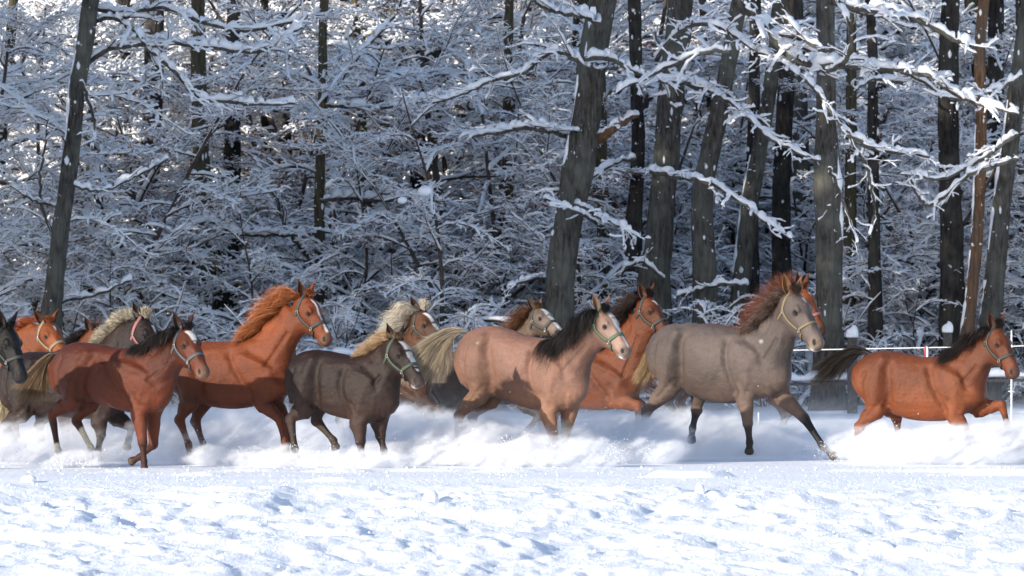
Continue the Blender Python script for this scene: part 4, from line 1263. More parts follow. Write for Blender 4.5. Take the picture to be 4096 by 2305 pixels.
    ht = (hp @ ha) / L; hbb = (hp @ hb) / L; hll = (hp @ hl) / L / W
    onhead = (ht > -.1) & (ht < 1.2) & (np.abs(hll) < .3) & (hbb > -.6) & (hbb < .2)
    if 'face' in s: paint(np.where(onhead, np.clip((ht - .0) / .3, 0, 1) * np.clip((hbb + .42) / .3, 0, 1) * (.5 + nzv * .7), 0), s['face'])
    mz = s.get('muzzle', (0.06, 0.045, 0.04))
    paint(np.where(onhead, np.clip((ht - .80) / .12, 0, 1) * .85 * (.55 + nzv * .7), 0), mz)
    for bl in s.get('blaze', []):            # (t0, l0, w0, t1, l1, w1)
        t0, l0, w0, t1, l1, w1 = bl
        tt = np.clip((ht - t0) / (t1 - t0), 0, 1)
        w = w0 + (w1 - w0) * tt; lc_ = l0 + (l1 - l0) * tt
        edge = np.minimum(np.minimum((w - np.abs(hll - lc_)) / .016, (ht - t0) / .03), (t1 - ht) / .03) + (nzv - .5) * 1.2
        paint(np.where(onhead & (hbb > -.12), np.clip(edge, 0, 1), 0), (0.78, 0.76, 0.74))
    if s.get('snowy_lips', 0):
        paint(np.where(onhead, np.clip((ht - .9) / .08, 0, 1) * np.clip((-.15 - hbb) / .05, 0, 1) * (nzv > .45) * s['snowy_lips'], 0), (0.8, 0.82, 0.86))
    for sd in (-1, 1):
        e = np.sqrt(((ht - .925 + (hbb + .08) * .5) / .040) ** 2 + ((hbb + .080) / .036) ** 2)
        paint(np.where(hll * sd > .03, np.clip((1.25 - e) / .3, 0, 1), 0), (0.006, 0.004, 0.004))
        e = np.linalg.norm(V - H(.365, -.095, sd * .150), axis=1)
        paint(np.clip((.066 * L - e) / (.018 * L), 0, 1) * .85, tuple(np.array(s['coat']) * .2))
    # mouth line
    mo = np.abs(hbb + .180 + (1 - ht) * .15)
    paint(np.where(onhead & (ht > .80), np.clip((.010 - mo) / .006, 0, 1) * .8, 0), (0.02, 0.015, 0.012))
    ec = s.get('earcol')
    if ec is not None: paint(np.where(np.arange(n) >= nv0, .8, 0), ec)
    if ears:
        for i, (a_, b_) in enumerate(ear_inner):
            w = np.zeros(n); w[a_:b_] = .75
            paint(w, s.get('earin', (0.05, 0.035, 0.028)))
    for (zx, zy, r, c) in s.get('spots', []):
        q0 = P(zx, zy, -.2); e = np.hypot((V - q0)[:, 0], (V - q0)[:, 2])
        paint(np.where(lv < 0, np.clip((r - e) / (r * .7) + (nzv - .5) * 2, 0, 1) * .6, 0), c)
    root = empty('horse', O)
    tag(root, s['label'], 'horse', 'herd of young horses galloping through the snow')
    Vl = V - O
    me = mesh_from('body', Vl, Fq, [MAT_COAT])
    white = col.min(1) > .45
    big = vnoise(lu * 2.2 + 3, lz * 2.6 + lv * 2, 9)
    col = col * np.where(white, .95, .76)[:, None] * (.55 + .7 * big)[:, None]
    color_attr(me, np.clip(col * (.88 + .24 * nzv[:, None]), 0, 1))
    obj('body', me, root)
    bvh = BVHTree.FromPolygons([tuple(v) for v in V[:nv0]], [tuple(int(k) for k in f) for f in Fq if f.max() < nv0])
    # ---- eyes
    for sd in (1, -1):
        c = H(.362, -.092, sd * .130)
        hit = bvh.ray_cast(Vector(H(.362, -.092, sd * .30)), Vector(-hl * sd))
        if hit[0] is not None: c = np.array(hit[0]) - hl * sd * .008 * L
        tb = Tubes()
        a = np.linspace(0, np.pi, 9); k = 12; th = np.arange(k) * 2 * np.pi / k
        R = np.array([[c + .034 * L * (math.cos(x) * ha * 1.15 + math.sin(x) * (math.cos(y) * hb * .85 + math.sin(y) * hl)) for y in th] for x in a])
        tb.add_rings(R - O)
        obj('eye', tb.build('eye', [MAT_EYE]), root)
    # ---- halter
    if 'halter' in s:
        MH = s['halter']
        def surf(t, ang, lift=.006):
            """point on the skull's skin: direction ang turns from the face line (0) over the near side (90) to the jaw (180)"""
            cb = np.interp(t, hs[:, 0], (hs[:, 1] + hs[:, 2]) / 2)
            c = H(t, cb)
            d = hb * math.cos(ang) + hl * math.sin(ang)
            half = np.interp(t, hs[:, 0], (hs[:, 1] - hs[:, 2]) / 2) * L
            hwid = np.interp(t, hs[:, 0], hs[:, 3]) * L * W
            expct = 1 / math.sqrt((math.cos(ang) / half) ** 2 + (math.sin(ang) / hwid) ** 2)
            hit = bvh.ray_cast(Vector(c + d * expct * 1.35), Vector(-d))
            q = np.array(hit[0]) if hit[0] is not None else c + d * expct
            if abs((q - c) @ d - expct) > .3 * expct: q = c + d * expct * 1.03
            return q + d * lift, d
        def strap(pairs, w, closed=False):
            pts = []; dirs = []
            for t, a in pairs:
                q, d = surf(t, a); pts.append(q); dirs.append(d)
            pts = np.array(pts); dirs = np.array(dirs)
            if len(pts) > 4:
                for _ in range(2): pts[1:-1] = pts[1:-1] * .5 + (pts[:-2] + pts[2:]) * .25
            pts = pts + dirs * .004
            Tt = nrm(np.gradient(pts, axis=0)); Sd = nrm(np.cross(Tt, dirs)); Nn = np.cross(Sd, Tt)
            R = np.stack([pts + Sd * w / 2 + Nn * .003, pts - Sd * w / 2 + Nn * .003, pts - Sd * w / 2 - Nn * .006, pts + Sd * w / 2 - Nn * .006], 1)
            tb = Tubes(); tb.add_rings(R - O); return tb
        rad = math.radians
        hal = empty('halter', (0, 0, 0)); hal.parent = root
        wS = .037 * s.get('hstrap', 1.0)
        tn = .60
        nose = strap([(tn + .02 * math.cos(rad(a)), rad(a)) for a in range(-112, 113, 12)], wS)
        o = obj('noseband', nose.build('noseband', [MH]), hal)
        chin = strap([(tn + .06 + .05 * (a - 112) / 68 * (1 if a < 180 else -1) + (0 if a < 180 else .10), rad(a)) for a in range(112, 249, 10)], wS)
        obj('chin_strap', chin.build('chin_strap', [MH]), hal)
        for sd in (1, -1):
            ck = strap([(tn - .03 - (tn - .03 - .20) * i / 9, sd * rad(112 - 8 * i / 9)) for i in range(10)], wS)
            obj('cheek_strap', ck.build('cheek_strap', [MH]), hal)
            cw = strap([(.18 - .20 * i / 7, sd * rad(104 - 84 * (i / 7) ** 1.4)) for i in range(8)], wS)
            obj('crown_strap', cw.build('crown_strap', [MH]), hal)
            th_ = strap([(.20 + .03 * i / 7, sd * rad(104 + 74 * i / 7)) for i in range(8)], wS * .8)
            obj('throat_strap', th_.build('throat_strap', [MH]), hal)
            for (t, a, rr) in ((tn + .01, 112, .022), (.19, 104, .020)):
                q, d = surf(t, sd * rad(a), .012)
                e1 = nrm(np.cross(d, ha)); e2 = np.cross(d, e1)
                th = np.linspace(0, 2 * np.pi, 15)
                ring = q + rr * (np.cos(th)[:, None] * e1 + np.sin(th)[:, None] * e2)
                tb = Tubes(); tb.tube(ring - O, np.full(15, .0042), 5, tip=False)
                obj('ring', tb.build('ring', [MAT_METAL]), hal)
    # ---- mane, forelock
    def hair_cols(c1, c2, n_, jit=.35):
        m1 = (1 + jit * rng.standard_normal((n_, 1))).clip(.4, 1.8)
        pick = rng.random((n_, 1))
        ca = (np.array(c1) * (1 - pick * .5) + np.array(c2) * pick * .5) * m1
        cb = (np.array(c2) * (.5 + pick * .5) + np.array(c1) * (.5 - pick * .5)) * m1
        return ca, cb
    if 'mane' in s:
        mn = s['mane']
        n_ = int(mn.get('n', 1300) * 1.9)
        crest = cr(np.concatenate([NT + (NT - NB) * -0.02, [H(-.03, -.04)]]), 60)
        t = rng.random(n_) ** 0.9 * .95
        tt = t * 59; i = tt.astype(int); f = (tt - i)[:, None]
        r0 = crest[i] * (1 - f) + crest[np.minimum(i + 1, 59)] * f
        r0 = r0 + rng.standard_normal((n_, 3)) * np.array([.012, .014, .006]) - Z * .015
        ln = mn['len'] * (0.35 + .95 * rng.random((n_, 1)) ** 1.2) * np.interp(t, [0, .25, .8, 1], mn.get('prof', [.6, 1, 1, .7]))[:, None]
        clump = np.stack([vnoise(t * 26, t * 0 + k * 9.7, 11) - .5 for k in range(3)], 1)
        dirs = np.array(mn['dir'])[0] * 1.0 if np.ndim(mn['dir']) == 2 else np.array(mn['dir'])
        if np.ndim(mn['dir']) == 2:
            dd_ = np.array(mn['dir']); dirs = dd_[0] * (1 - t[:, None]) + dd_[1] * t[:, None]
        dv = uv * dirs[..., 0:1] + (-lat) * dirs[..., 1:2] + Z * dirs[..., 2:3]
        dv = nrm(dv + clump * 1.35 * mn.get('clump', .9) + rng.standard_normal((n_, 3)) * (.05 + mn.get('frizz', .16)))
        nn = nrm(nrm(NT[-1] - NB[-1]) + rng.standard_normal((n_, 3)) * .1)
        q = np.linspace(0, 1, 8)[None, :, None]
        drop = mn.get('drop', .25)
        St_ = r0[:, None] + ln[:, None] * (dv[:, None] * q + nn[:, None] * (q * (1 - q)) * mn.get('lift', .5) - Z * drop * q ** 2
              + clump[:, None] * .45 * np.sin(q * 4.5) + rng.standard_normal((n_, 1, 3)) * .05 * q ** 2)
        if mn.get('side', 1):
            St_ = St_ + (-lat) * (0.10 * sc) * np.sin(np.clip(q * 1.6, 0, 1.57)) * mn.get('out', 1.0)
        ca, cb = hair_cols(mn['c1'], mn['c2'], n_)
        obj('mane', hair_mesh('mane', St_ - O, ca, cb, .0032, rng), root)
    if 'forelock' in s:
        fl = s['forelock']; n_ = int(fl.get('n', 260) * 1.6)
        r0 = np.array([H(a, .03 + .02 * b, c) for a, b, c in zip(rng.normal(.0, .03, n_), rng.random(n_), rng.normal(0, .035, n_))])
        dv = ha * fl['dir'][0] + hb * fl['dir'][1] + hl * fl['dir'][2]
        dv = nrm(dv + rng.standard_normal((n_, 3)) * .22)
        ln = .65 * fl['len'] * (.5 + .6 * rng.random((n_, 1, 1)))
        q = np.linspace(0, 1, 7)[None, :, None]
        St_ = r0[:, None] + ln * (dv[:, None] * q + (hb * .35)[None, None] * q * (1 - q) * 2 - ha * .5 * q * (1 - q) * fl.get('arch', 1.0))
        ca, cb = hair_cols(fl['c1'], fl['c2'], n_)
        obj('forelock', hair_mesh('forelock', St_ - O, ca, cb, .0032, rng), root)
    # ---- tail
    if 'tail' in s:
        tl = s['tail']; n_ = int(tl.get('n', 1600) * 2.2)
        path = cr(np.array([P(a, b, c) for a, b, c in tl['path']]), 24)
        spread = np.interp(np.linspace(0, 1, 24), np.linspace(0, 1, len(tl['spread'])), tl['spread'])
        start = rng.random(n_) ** 1.8 * .42
        off = rng.standard_normal((n_, 3)); off /= np.maximum(1, np.linalg.norm(off, axis=1, keepdims=True) / 1.6)
        m = 11; q = np.linspace(0, 1, m)[None]
        tt = (start[:, None] + (1 - start[:, None]) * q * (0.72 + .28 * rng.random((n_, 1)))) * 23
        i = np.minimum(tt.astype(int), 22); f = (tt - i)[..., None]
        C_ = path[i] * (1 - f) + path[i + 1] * f
        sp = (spread[i] * (1 - f[..., 0]) + spread[i + 1] * f[..., 0])
        cl = np.stack([vnoise(off[:, 0] * 3 + k * 5, off[:, 2] * 3, 17) - .5 for k in range(3)], 1)
        St_ = C_ + off[:, None] * np.array([1, .5, 1]) * (sp * (0.25 + .75 * q))[..., None] * .62 + cl[:, None] * (q[..., None] ** 2) * sp[..., None] * 1.3
        St_ += rng.standard_normal((n_, 1, 3)) * .02 * q[..., None] ** 2
        ph = vnoise(off[:, 0] * 2.5, off[:, 2] * 2.5, 29)[:, None] * 9
        St_[..., 2] += .022 * q * np.sin(q * 8 + ph) ; St_[..., 0] += .018 * q * np.cos(q * 7 + ph)
        ca, cb = hair_cols(tl['c1'], tl['c2'], n_)
        # dock
        tb = Tubes(); dk = path[:9] - O
        tb.tube(dk, np.linspace(.032, .014, 9) * sc, 8)
        dm = tb.build('dock', [MAT_COAT]); color_attr(dm, np.tile(np.array(tl['c1']), (len(dm.vertices), 1)))
        to = obj('tail', hair_mesh('tail', St_ - O, ca, cb, .0036, rng), root)
        obj('dock', dm, to)
    HORSE_OBJ.append(root)
    return root

def webbing(name, col):
    return simple(name, col, rough=0.7, bump=0.2, bscale=160.0, var=0.12)
MH_GREY = webbing('webbing_grey', (0.034, 0.035, 0.032))
MH_BLUE = webbing('webbing_blue_grey', (0.065, 0.078, 0.09))
MH_GREEN = webbing('webbing_green', (0.06, 0.105, 0.06))
MH_DKGREEN = webbing('webbing_dark_green', (0.038, 0.055, 0.042))
MH_CREAM = webbing('webbing_cream', (0.18, 0.155, 0.11))
MH_YELLOW = webbing('webbing_straw', (0.17, 0.13, 0.07))
MH_PINK = webbing('webbing_pink', (0.26, 0.1, 0.105))
BLACK = (0.012, 0.010, 0.010)
HORSES = []
def H_(**k): HORSES.append(k)

H_(label='bay foal with white star, blue-grey halter and white hind socks trotting front left', seed=1,
   crop=1, D=62.9, yaw=30, sc=.95, coat=(0.155, 0.035, 0.012), back=(0.065, 0.015, 0.008), belly=(0.17, 0.042, 0.017), face=(0.13, 0.035, 0.016),
   torso=[(402,500,400,650,.10),(465,430,455,790,.17),(560,395,560,840,.20),(700,405,690,830,.21),(820,432,790,865,.215),(940,440,900,895,.21),(1040,480,1000,920,.19),(1130,560,1100,930,.165),(1195,660,1180,890,.11)],
   neck=[(990,440,1215,790,.14,0),(1090,395,1260,690,.115,0),(1180,340,1285,620,.095,-.03),(1285,290,1325,560,.080,-.08)],
   head=(1350,285,1508,612,44,-.10), hw=1.0, halter=MH_BLUE,
   fn=[(1080,700),(1005,890),(1035,1130),(1045,1262),(1048,1318)], ff=[(1180,730),(1115,900),(1112,1140),(1020,1225),(952,1262)],
   hn=[(500,570),(530,800),(378,925),(422,1195),(372,1318)], hf=[(570,600),(660,810),(552,960),(662,1170),(632,1302)],
   points=((0.07,.022,.014),1.9), socks={'hf':2.3,'hn':2.75}, blaze=[(.10,0.0,.075,.36,.01,.045),(.36,.01,.03,.42,.02,.005)], muzzle=(0.16,0.09,0.06),
   mane=dict(len=.17, dir=[(-.9,.3,-.4),(-.6,.5,-.5)], c1=BLACK, c2=(0.018,.013,.012), lift=.7, drop=.3, n=1700),
   forelock=dict(len=.10, dir=(.2,.3,-.9), c1=BLACK, c2=BLACK),
   tail=dict(path=[(432,470,0),(360,500,0),(300,590,0),(255,690,0),(200,790,0)], spread=[.02,.07,.11,.13,.17], c1=(0.03,.02,.015), c2=(0.26,0.17,0.09), n=2300))

H_(label='big chestnut yearling with flying red mane and narrow blaze behind the white-socked bay foal', seed=2,
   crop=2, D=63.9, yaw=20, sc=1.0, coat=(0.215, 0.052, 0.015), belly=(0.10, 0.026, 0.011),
   torso=[(150,640,150,740,.10),(190,545,190,860,.18),(270,490,280,900,.21),(380,478,380,930,.23),(500,480,490,962,.235),(620,478,600,972,.235),(730,490,720,960,.225),(830,540,820,940,.215),(920,620,910,920,.18),(995,720,985,880,.12)],
   neck=[(690,460,985,760,.15,0),(790,375,1005,640,.13,0),(900,270,1035,530,.11,0),(1030,165,1075,440,.090,-.02)],
   head=(1150,145,1322,470,32,-.03), halter=MH_GREY,
   fn=[(880,760),(810,920),(935,1040),(975,1200),(985,1290)], ff=[(940,780),(900,915),(990,1060),(1000,1200),(975,1290)],
   hn=[(260,650),(295,880),(215,1050),(280,1230),(295,1320)], hf=[(330,660),(385,880),(330,1060),(385,1230),(375,1310)],
   legcol={}, blaze=[(.10,.03,.022,.85,.02,.03)], muzzle=(0.20,0.11,0.07), earin=(.03,.015,.01),
   mane=dict(len=.27, dir=[(-1,.25,-.15),(-1,.15,.35)], c1=(0.33,0.10,0.03), c2=(0.44,0.17,0.07), lift=.7, drop=.15, n=2600, clump=.7, prof=[.5,.6,1.1,.9]),
   forelock=dict(len=.12, dir=(-.1,.5,.6), c1=(0.33,0.10,0.03), c2=(0.36,0.12,0.04)))

H_(label='small dark brown foal with wide blaze and dark green halter, nosing a pale tail', seed=3,
   crop=3, D=63.0, yaw=26, sc=.93, coat=(0.034, 0.018, 0.014), belly=(0.060, 0.032, 0.024), back=(0.024, 0.013, 0.010), leg=1.12,
   torso=[(122,620,124,740,.10),(152,520,162,860,.17),(235,460,250,885,.2),(330,448,330,865,.215),(450,470,430,925,.22),(560,500,530,955,.22),(655,520,640,975,.21),(745,570,740,995,.19),(815,670,810,960,.14),(862,750,855,890,.09)],
   neck=[(600,500,865,790,.14,0),(690,450,872,700,.12,0),(770,395,880,640,.1,-.02),(850,350,905,590,.085,-.06)],
   head=(895,365,1078,680,36,-.08), halter=MH_DKGREEN, hw=1.05,
   fn=[(690,730),(605,960),(620,1120),(630,1240),(635,1305)], ff=[(790,760),(755,960),(765,1080),(790,1180),(800,1240)],
   hn=[(215,600),(225,850),(112,955),(145,1170),(150,1240)], hf=[(280,650),(310,830),(300,965),(425,1110),(440,1160)],
   points=((0.05,.035,.028),2.2), blaze=[(.08,-.015,.075,.34,-.01,.085),(.34,-.01,.085,.70,0,.05),(.70,0,.05,.8,0,.03)], snowy_lips=.8, muzzle=(0.12,0.08,0.07),
   mane=dict(len=.14, dir=[(-.8,.3,.3),(-.7,.2,.6)], c1=(0.40,0.26,0.14), c2=(0.52,0.38,0.24), lift=.6, drop=.1, n=1900, out=.6, prof=[.5,.9,1,1]),
   forelock=dict(len=.16, dir=(.2,.35,.9), c1=(0.10,0.06,0.04), c2=(0.34,0.20,0.10)))

H_(label='brown horse with big silvery flaxen mane and white blaze behind the dark brown foal', seed=4, vox=.015,
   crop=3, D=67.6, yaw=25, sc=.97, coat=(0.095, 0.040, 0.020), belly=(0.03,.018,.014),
   torso=[(440,640,440,740,.1),(480,560,480,850,.18),(560,520,560,870,.2),(680,515,680,865,.22),(800,525,800,860,.22),(900,545,900,860,.21),(1000,600,1000,850,.18),(1070,660,1065,820,.13)],
   neck=[(860,460,1090,740,.15,0),(920,350,1085,620,.12,0),(960,260,1060,520,.1,-.02),(1010,185,1055,420,.088,-.06)],
   head=(1070,160,1270,425,36,-.07), halter=MH_GREY,
   fn=[(1020,740),(1060,820),(1190,880),(1200,1020),(1190,1090)], ff=[(1040,740),(1060,850),(1130,930),(1110,1040),(1080,1100)],
   hn=[(520,620),(560,850),(470,960),(500,1080),(500,1150)], hf=[(560,620),(600,860),(540,960),(570,1080),(570,1150)],
   points=((0.02,.015,.012),1.3), legcol={'fn':((0.14,.09,.06),2.1)}, blaze=[(.10,.04,.035,.40,.02,.05),(.40,.02,.05,.85,0,.055)],
   mane=dict(len=.26, dir=[(-.9,.3,-.5),(-.75,.25,.5)], c1=(0.48,0.42,0.34), c2=(0.66,0.60,0.50), lift=.8, drop=.25, n=3000, clump=.7, prof=[.9,1,1,.9]),
   forelock=dict(len=.16, dir=(-.3,.4,.1), c1=(0.5,0.44,0.36), c2=(0.6,.54,.44), n=400))

H_(label='pinkish roan horse with black mane, white blaze and green halter, pale tail streaming out behind', seed=5,
   crop=4, D=64.0, yaw=25, coat=(0.33, 0.175, 0.125), belly=(0.34, 0.18, 0.105), back=(0.20, 0.105, 0.08), face=(0.40, 0.27, 0.22),
   torso=[(264,440,264,590,.11),(310,335,302,720,.18),(380,290,390,770,.21),(470,275,478,790,.22),(590,298,560,805,.225),(720,345,660,850,.23),(830,365,780,885,.225),(920,395,900,900,.21),(1010,455,1010,915,.19),(1085,540,1085,895,.16),(1140,640,1130,820,.11)],
   neck=[(900,390,1155,690,.145,0),(1010,340,1180,590,.118,0),(1100,255,1205,520,.098,-.02),(1205,160,1250,440,.082,-.05)],
   head=(1300,150,1492,462,36,-.07), halter=MH_GREEN,
   fn=[(960,650),(890,885),(930,1085),(955,1215),(970,1275)], ff=[(1080,690),(1045,890),(1020,1060),(1000,1200),(1010,1260)],
   hn=[(370,480),(405,740),(248,930),(225,1130),(215,1230)], hf=[(440,500),(490,770),(345,930),(342,1110),(335,1200)],
   legcol={'ff':((0.30,.20,.12),1.5)}, blaze=[(.10,0,.06,.28,.0,.065),(.28,0,.06,.60,.0,.026),(.6,0,.022,.92,0,.02)], snowy_lips=.9, muzzle=(0.17,0.125,0.10), earin=(.26,.19,.13),
   spots=[(380,402,.03,(0.7,.66,.62))],
   mane=dict(len=.27, dir=[(-.75,.5,-.7),(-.35,.45,-.75)], c1=(0.010,.009,.009), c2=(0.022,.018,.017), lift=.5, drop=.35, n=3000, clump=.55, prof=[.75,1,.9,.6]),
   forelock=dict(len=.20, dir=(.65,.1,.75), c1=BLACK, c2=BLACK, n=500),
   tail=dict(path=[(325,318,0),(215,325,-.03),(110,400,-.05),(30,500,-.05),(-50,620,-.05)], spread=[.03,.12,.17,.20,.20], c1=(0.10,.09,.085), c2=(0.52,0.42,0.29), n=4200))

H_(label='greyish roan foal with white blaze and grey halter, head showing over the pinkish roan', seed=6, vox=.015,
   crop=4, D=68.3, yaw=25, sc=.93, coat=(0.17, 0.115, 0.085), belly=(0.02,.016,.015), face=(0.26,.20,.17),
   torso=[(20,640,20,720,.1),(50,545,60,830,.17),(130,490,150,850,.2),(250,460,260,850,.21),(380,450,380,850,.21),(500,430,500,850,.21),(600,415,600,850,.2),(690,450,690,820,.16),(750,530,745,760,.11)],
   neck=[(590,400,780,600,.13,0),(650,320,800,500,.11,0),(700,250,800,420,.095,-.02),(765,185,800,350,.08,-.06)],
   head=(822,140,1002,318,40,-.08), halter=MH_GREY, hw=1.1,
   fn=[(690,640),(720,840),(830,930),(745,1030),(700,1080)], ff=[(720,650),(760,850),(860,960),(870,1080),(880,1150)],
   hn=[(100,620),(170,830),(120,930),(110,1050),(100,1120)], hf=[(150,620),(230,850),(230,950),(250,1040),(250,1120)],
   points=((0.03,.024,.022),1.2), blaze=[(.12,.0,.06,.4,0,.07),(.4,0,.06,.95,0,.045)],
   mane=dict(len=.20, dir=[(-1,.2,-.1),(-.8,.2,.3)], c1=(0.06,.03,.02), c2=(0.20,0.09,0.04), lift=.5, drop=.2, n=1300),
   forelock=dict(len=.16, dir=(.3,.2,.9), c1=(.12,.05,.02), c2=(0.24,.11,.045), n=300))

H_(label='bay horse with small white star between the pinkish roan and the grey-brown roan', seed=7, vox=.015,
   crop=4, D=67.8, yaw=25, coat=(0.19, 0.052, 0.017), face=(0.12,.038,.016), belly=(0.26,.08,.028),
   torso=[(760,480,760,640,.1),(810,430,820,760,.18),(900,410,920,800,.21),(1020,410,1020,850,.22),(1140,430,1130,880,.225),(1260,440,1240,890,.225),(1360,470,1340,890,.21),(1450,520,1430,850,.18),(1530,600,1510,800,.12)],
   neck=[(1320,440,1560,740,.15,0),(1385,330,1575,610,.125,0),(1450,220,1585,510,.105,-.02),(1530,110,1600,390,.088,-.05)],
   head=(1625,62,1795,345,36,-.07), halter=MH_GREY,
   fn=[(1430,720),(1385,820),(1545,855),(1540,1000),(1530,1080)], ff=[(1480,720),(1490,830),(1610,880),(1610,1000),(1600,1080)],
   hn=[(860,560),(900,800),(830,950),(860,1080),(860,1150)], hf=[(920,560),(980,800),(930,950),(950,1080),(950,1150)],
   points=((0.03,.014,.010),2.2), blaze=[(.14,.02,.03,.30,.0,.022)],
   mane=dict(len=.26, dir=[(-1,.2,-.1),(-1,.15,.25)], c1=(0.02,.015,.013), c2=(0.07,.045,.04), lift=.6, drop=.2, n=1900, clump=1.0, frizz=.25),
   forelock=dict(len=.15, dir=(-.25,.5,.5), c1=BLACK, c2=(.05,.035,.03), n=400))

H_(label='large grey-brown roan with straw-coloured halter striding out, one black foreleg stretched forward', seed=8,
   crop=5, D=66.0, yaw=28, sc=1.08, coat=(0.150, 0.112, 0.098), belly=(0.19, 0.125, 0.092), back=(0.105, 0.085, 0.080), face=(0.17,.135,.125),
   torso=[(203,620,207,760,.11),(240,505,252,850,.19),(320,455,340,900,.225),(430,432,425,880,.235),(560,432,520,970,.24),(680,458,640,1012,.245),(790,482,760,1025,.24),(890,515,880,1012,.225),(985,570,965,1005,.205),(1080,660,1065,975,.175),(1150,745,1150,900,.12)],
   neck=[(870,500,1170,800,.16,0),(950,440,1188,700,.135,0),(1040,365,1192,610,.11,0),(1130,275,1200,530,.092,-.03)],
   head=(1238,205,1442,585,38,-.06), halter=MH_YELLOW, hstrap=.8,
   fn=[(940,730),(870,970),(890,1170),(903,1305),(900,1372)], ff=[(1100,800),(1130,960),(1300,1130),(1432,1330),(1515,1405)],
   hn=[(320,620),(330,880),(155,1085),(110,1250),(90,1330)], hf=[(450,680),(545,880),(520,1070),(490,1200),(480,1290)],
   points=((0.045,.037,.035),2.1), legcol={'ff':((0.013,.012,.013),1.93),'fn':((.05,.038,.034),2.0)}, muzzle=(0.24,0.175,0.13), snowy_lips=.7, earcol=(.26,.12,.05), earin=(.24,.12,.05),
   blaze=[(.16,.0,.02,.28,.0,.012)], spots=[(988,572,.03,(.6,.56,.52))],
   mane=dict(len=.155, dir=[(-.8,.35,-.35),(-.8,.1,.7)], c1=(0.06,.045,.04), c2=(0.20,.13,.10), lift=.7, drop=.15, n=1900, clump=1.0, prof=[.4,.8,1.1,.9], frizz=.28),
   forelock=dict(len=.24, dir=(.25,.15,.95), c1=(.03,.02,.018), c2=(.10,.05,.03), n=400),
   tail=dict(path=[(245,520,0),(195,590,-.02),(168,680,-.03),(150,780,-.04),(105,850,-.04)], spread=[.03,.06,.06,.07,.08], c1=(0.03,.025,.022), c2=(0.48,0.32,0.16), n=1500))

H_(label='chestnut horse with pink noseband mostly hidden behind the grey-brown roan, red mane flying', seed=9, vox=.016,
   crop=5, D=69.6, yaw=23, coat=(0.20, 0.055, 0.017),
   torso=[(150,640,150,760,.1),(190,560,200,840,.18),(290,500,300,880,.21),(430,470,430,900,.22),(600,436,600,930,.22),(720,458,720,950,.22),(850,480,850,955,.21),(950,540,945,950,.19),(1040,620,1035,930,.16),(1110,710,1100,860,.1)],
   neck=[(900,470,1160,740,.14,0),(990,370,1190,640,.12,0),(1090,270,1215,530,.1,0),(1200,190,1260,440,.088,-.03)],
   head=(1300,175,1468,500,26,-.03), halter=MH_PINK,
   fn=[(1040,830),(1070,960),(1185,1090),(1110,1225),(1000,1262)], ff=[(1060,850),(1100,960),(1150,1090),(1160,1240),(1160,1300)],
   hn=[(240,640),(380,880),(310,1010),(400,1130),(400,1200)], hf=[(300,640),(430,880),(400,1020),(440,1130),(440,1200)],
   points=((0.05,.03,.025),1.95), muzzle=(.05,.03,.025), blaze=[(.12,.03,.02,.24,.02,.015)],
   mane=dict(len=.24, dir=[(-.9,.2,.1),(-.35,.1,.9)], c1=(0.12,0.045,0.03), c2=(0.25,0.10,0.065), lift=.6, drop=.1, n=2400, clump=1.2, frizz=.3),
   tail=dict(path=[(170,600,0),(130,700,0),(140,820,0),(180,930,0)], spread=[.03,.06,.08,.1], c1=(0.16,.05,.02), c2=(0.10,0.05,0.03), n=900))

H_(label='bay horse with black tail held out galloping alone at the far right, foreleg lifted', seed=10,
   crop=6, D=64.9, yaw=22, coat=(0.24, 0.070, 0.026), back=(0.15,.042,.018), belly=(0.25,.068,.024),
   torso=[(432,650,434,760,.11),(465,540,465,840,.18),(545,470,560,850,.215),(640,452,640,850,.225),(750,470,740,930,.23),(870,502,850,965,.235),(980,500,960,970,.23),(1075,500,1060,965,.215),(1165,560,1155,950,.19),(1245,650,1235,900,.16),(1310,740,1295,850,.11)],
   neck=[(1070,490,1300,780,.15,0),(1150,425,1325,690,.125,0),(1235,370,1345,610,.105,0),(1330,315,1385,560,.088,-.03)],
   head=(1440,280,1592,620,40,-.06), halter=MH_GREY,
   fn=[(1150,730),(1120,920),(1205,1050),(1255,1180),(1275,1260)], ff=[(1270,780),(1290,880),(1462,850),(1505,1000),(1508,1080)],
   hn=[(520,600),(560,850),(430,1010),(400,1130),(390,1230)], hf=[(600,620),(650,850),(700,950),(710,1080),(705,1180)],
   points=((0.10,.035,.018),2.4), blaze=[(.17,.0,.018,.24,.0,.012)], muzzle=(0.10,0.05,0.035),
   mane=dict(len=.19, dir=[(-.8,.4,-.6),(-.85,.3,-.1)], c1=(.012,.010,.010), c2=(0.025,.018,.016), lift=.6, drop=.3, n=2000, clump=.6, prof=[.8,1,.9,.8]),
   forelock=dict(len=.14, dir=(-.3,.45,.5), c1=BLACK, c2=(.04,.03,.025), n=350),
   tail=dict(path=[(545,500,0),(450,462,0),(350,490,0),(240,570,0),(130,680,0)], spread=[.03,.08,.10,.12,.14], c1=(0.008,.007,.007), c2=(0.022,0.015,0.011), n=2000))

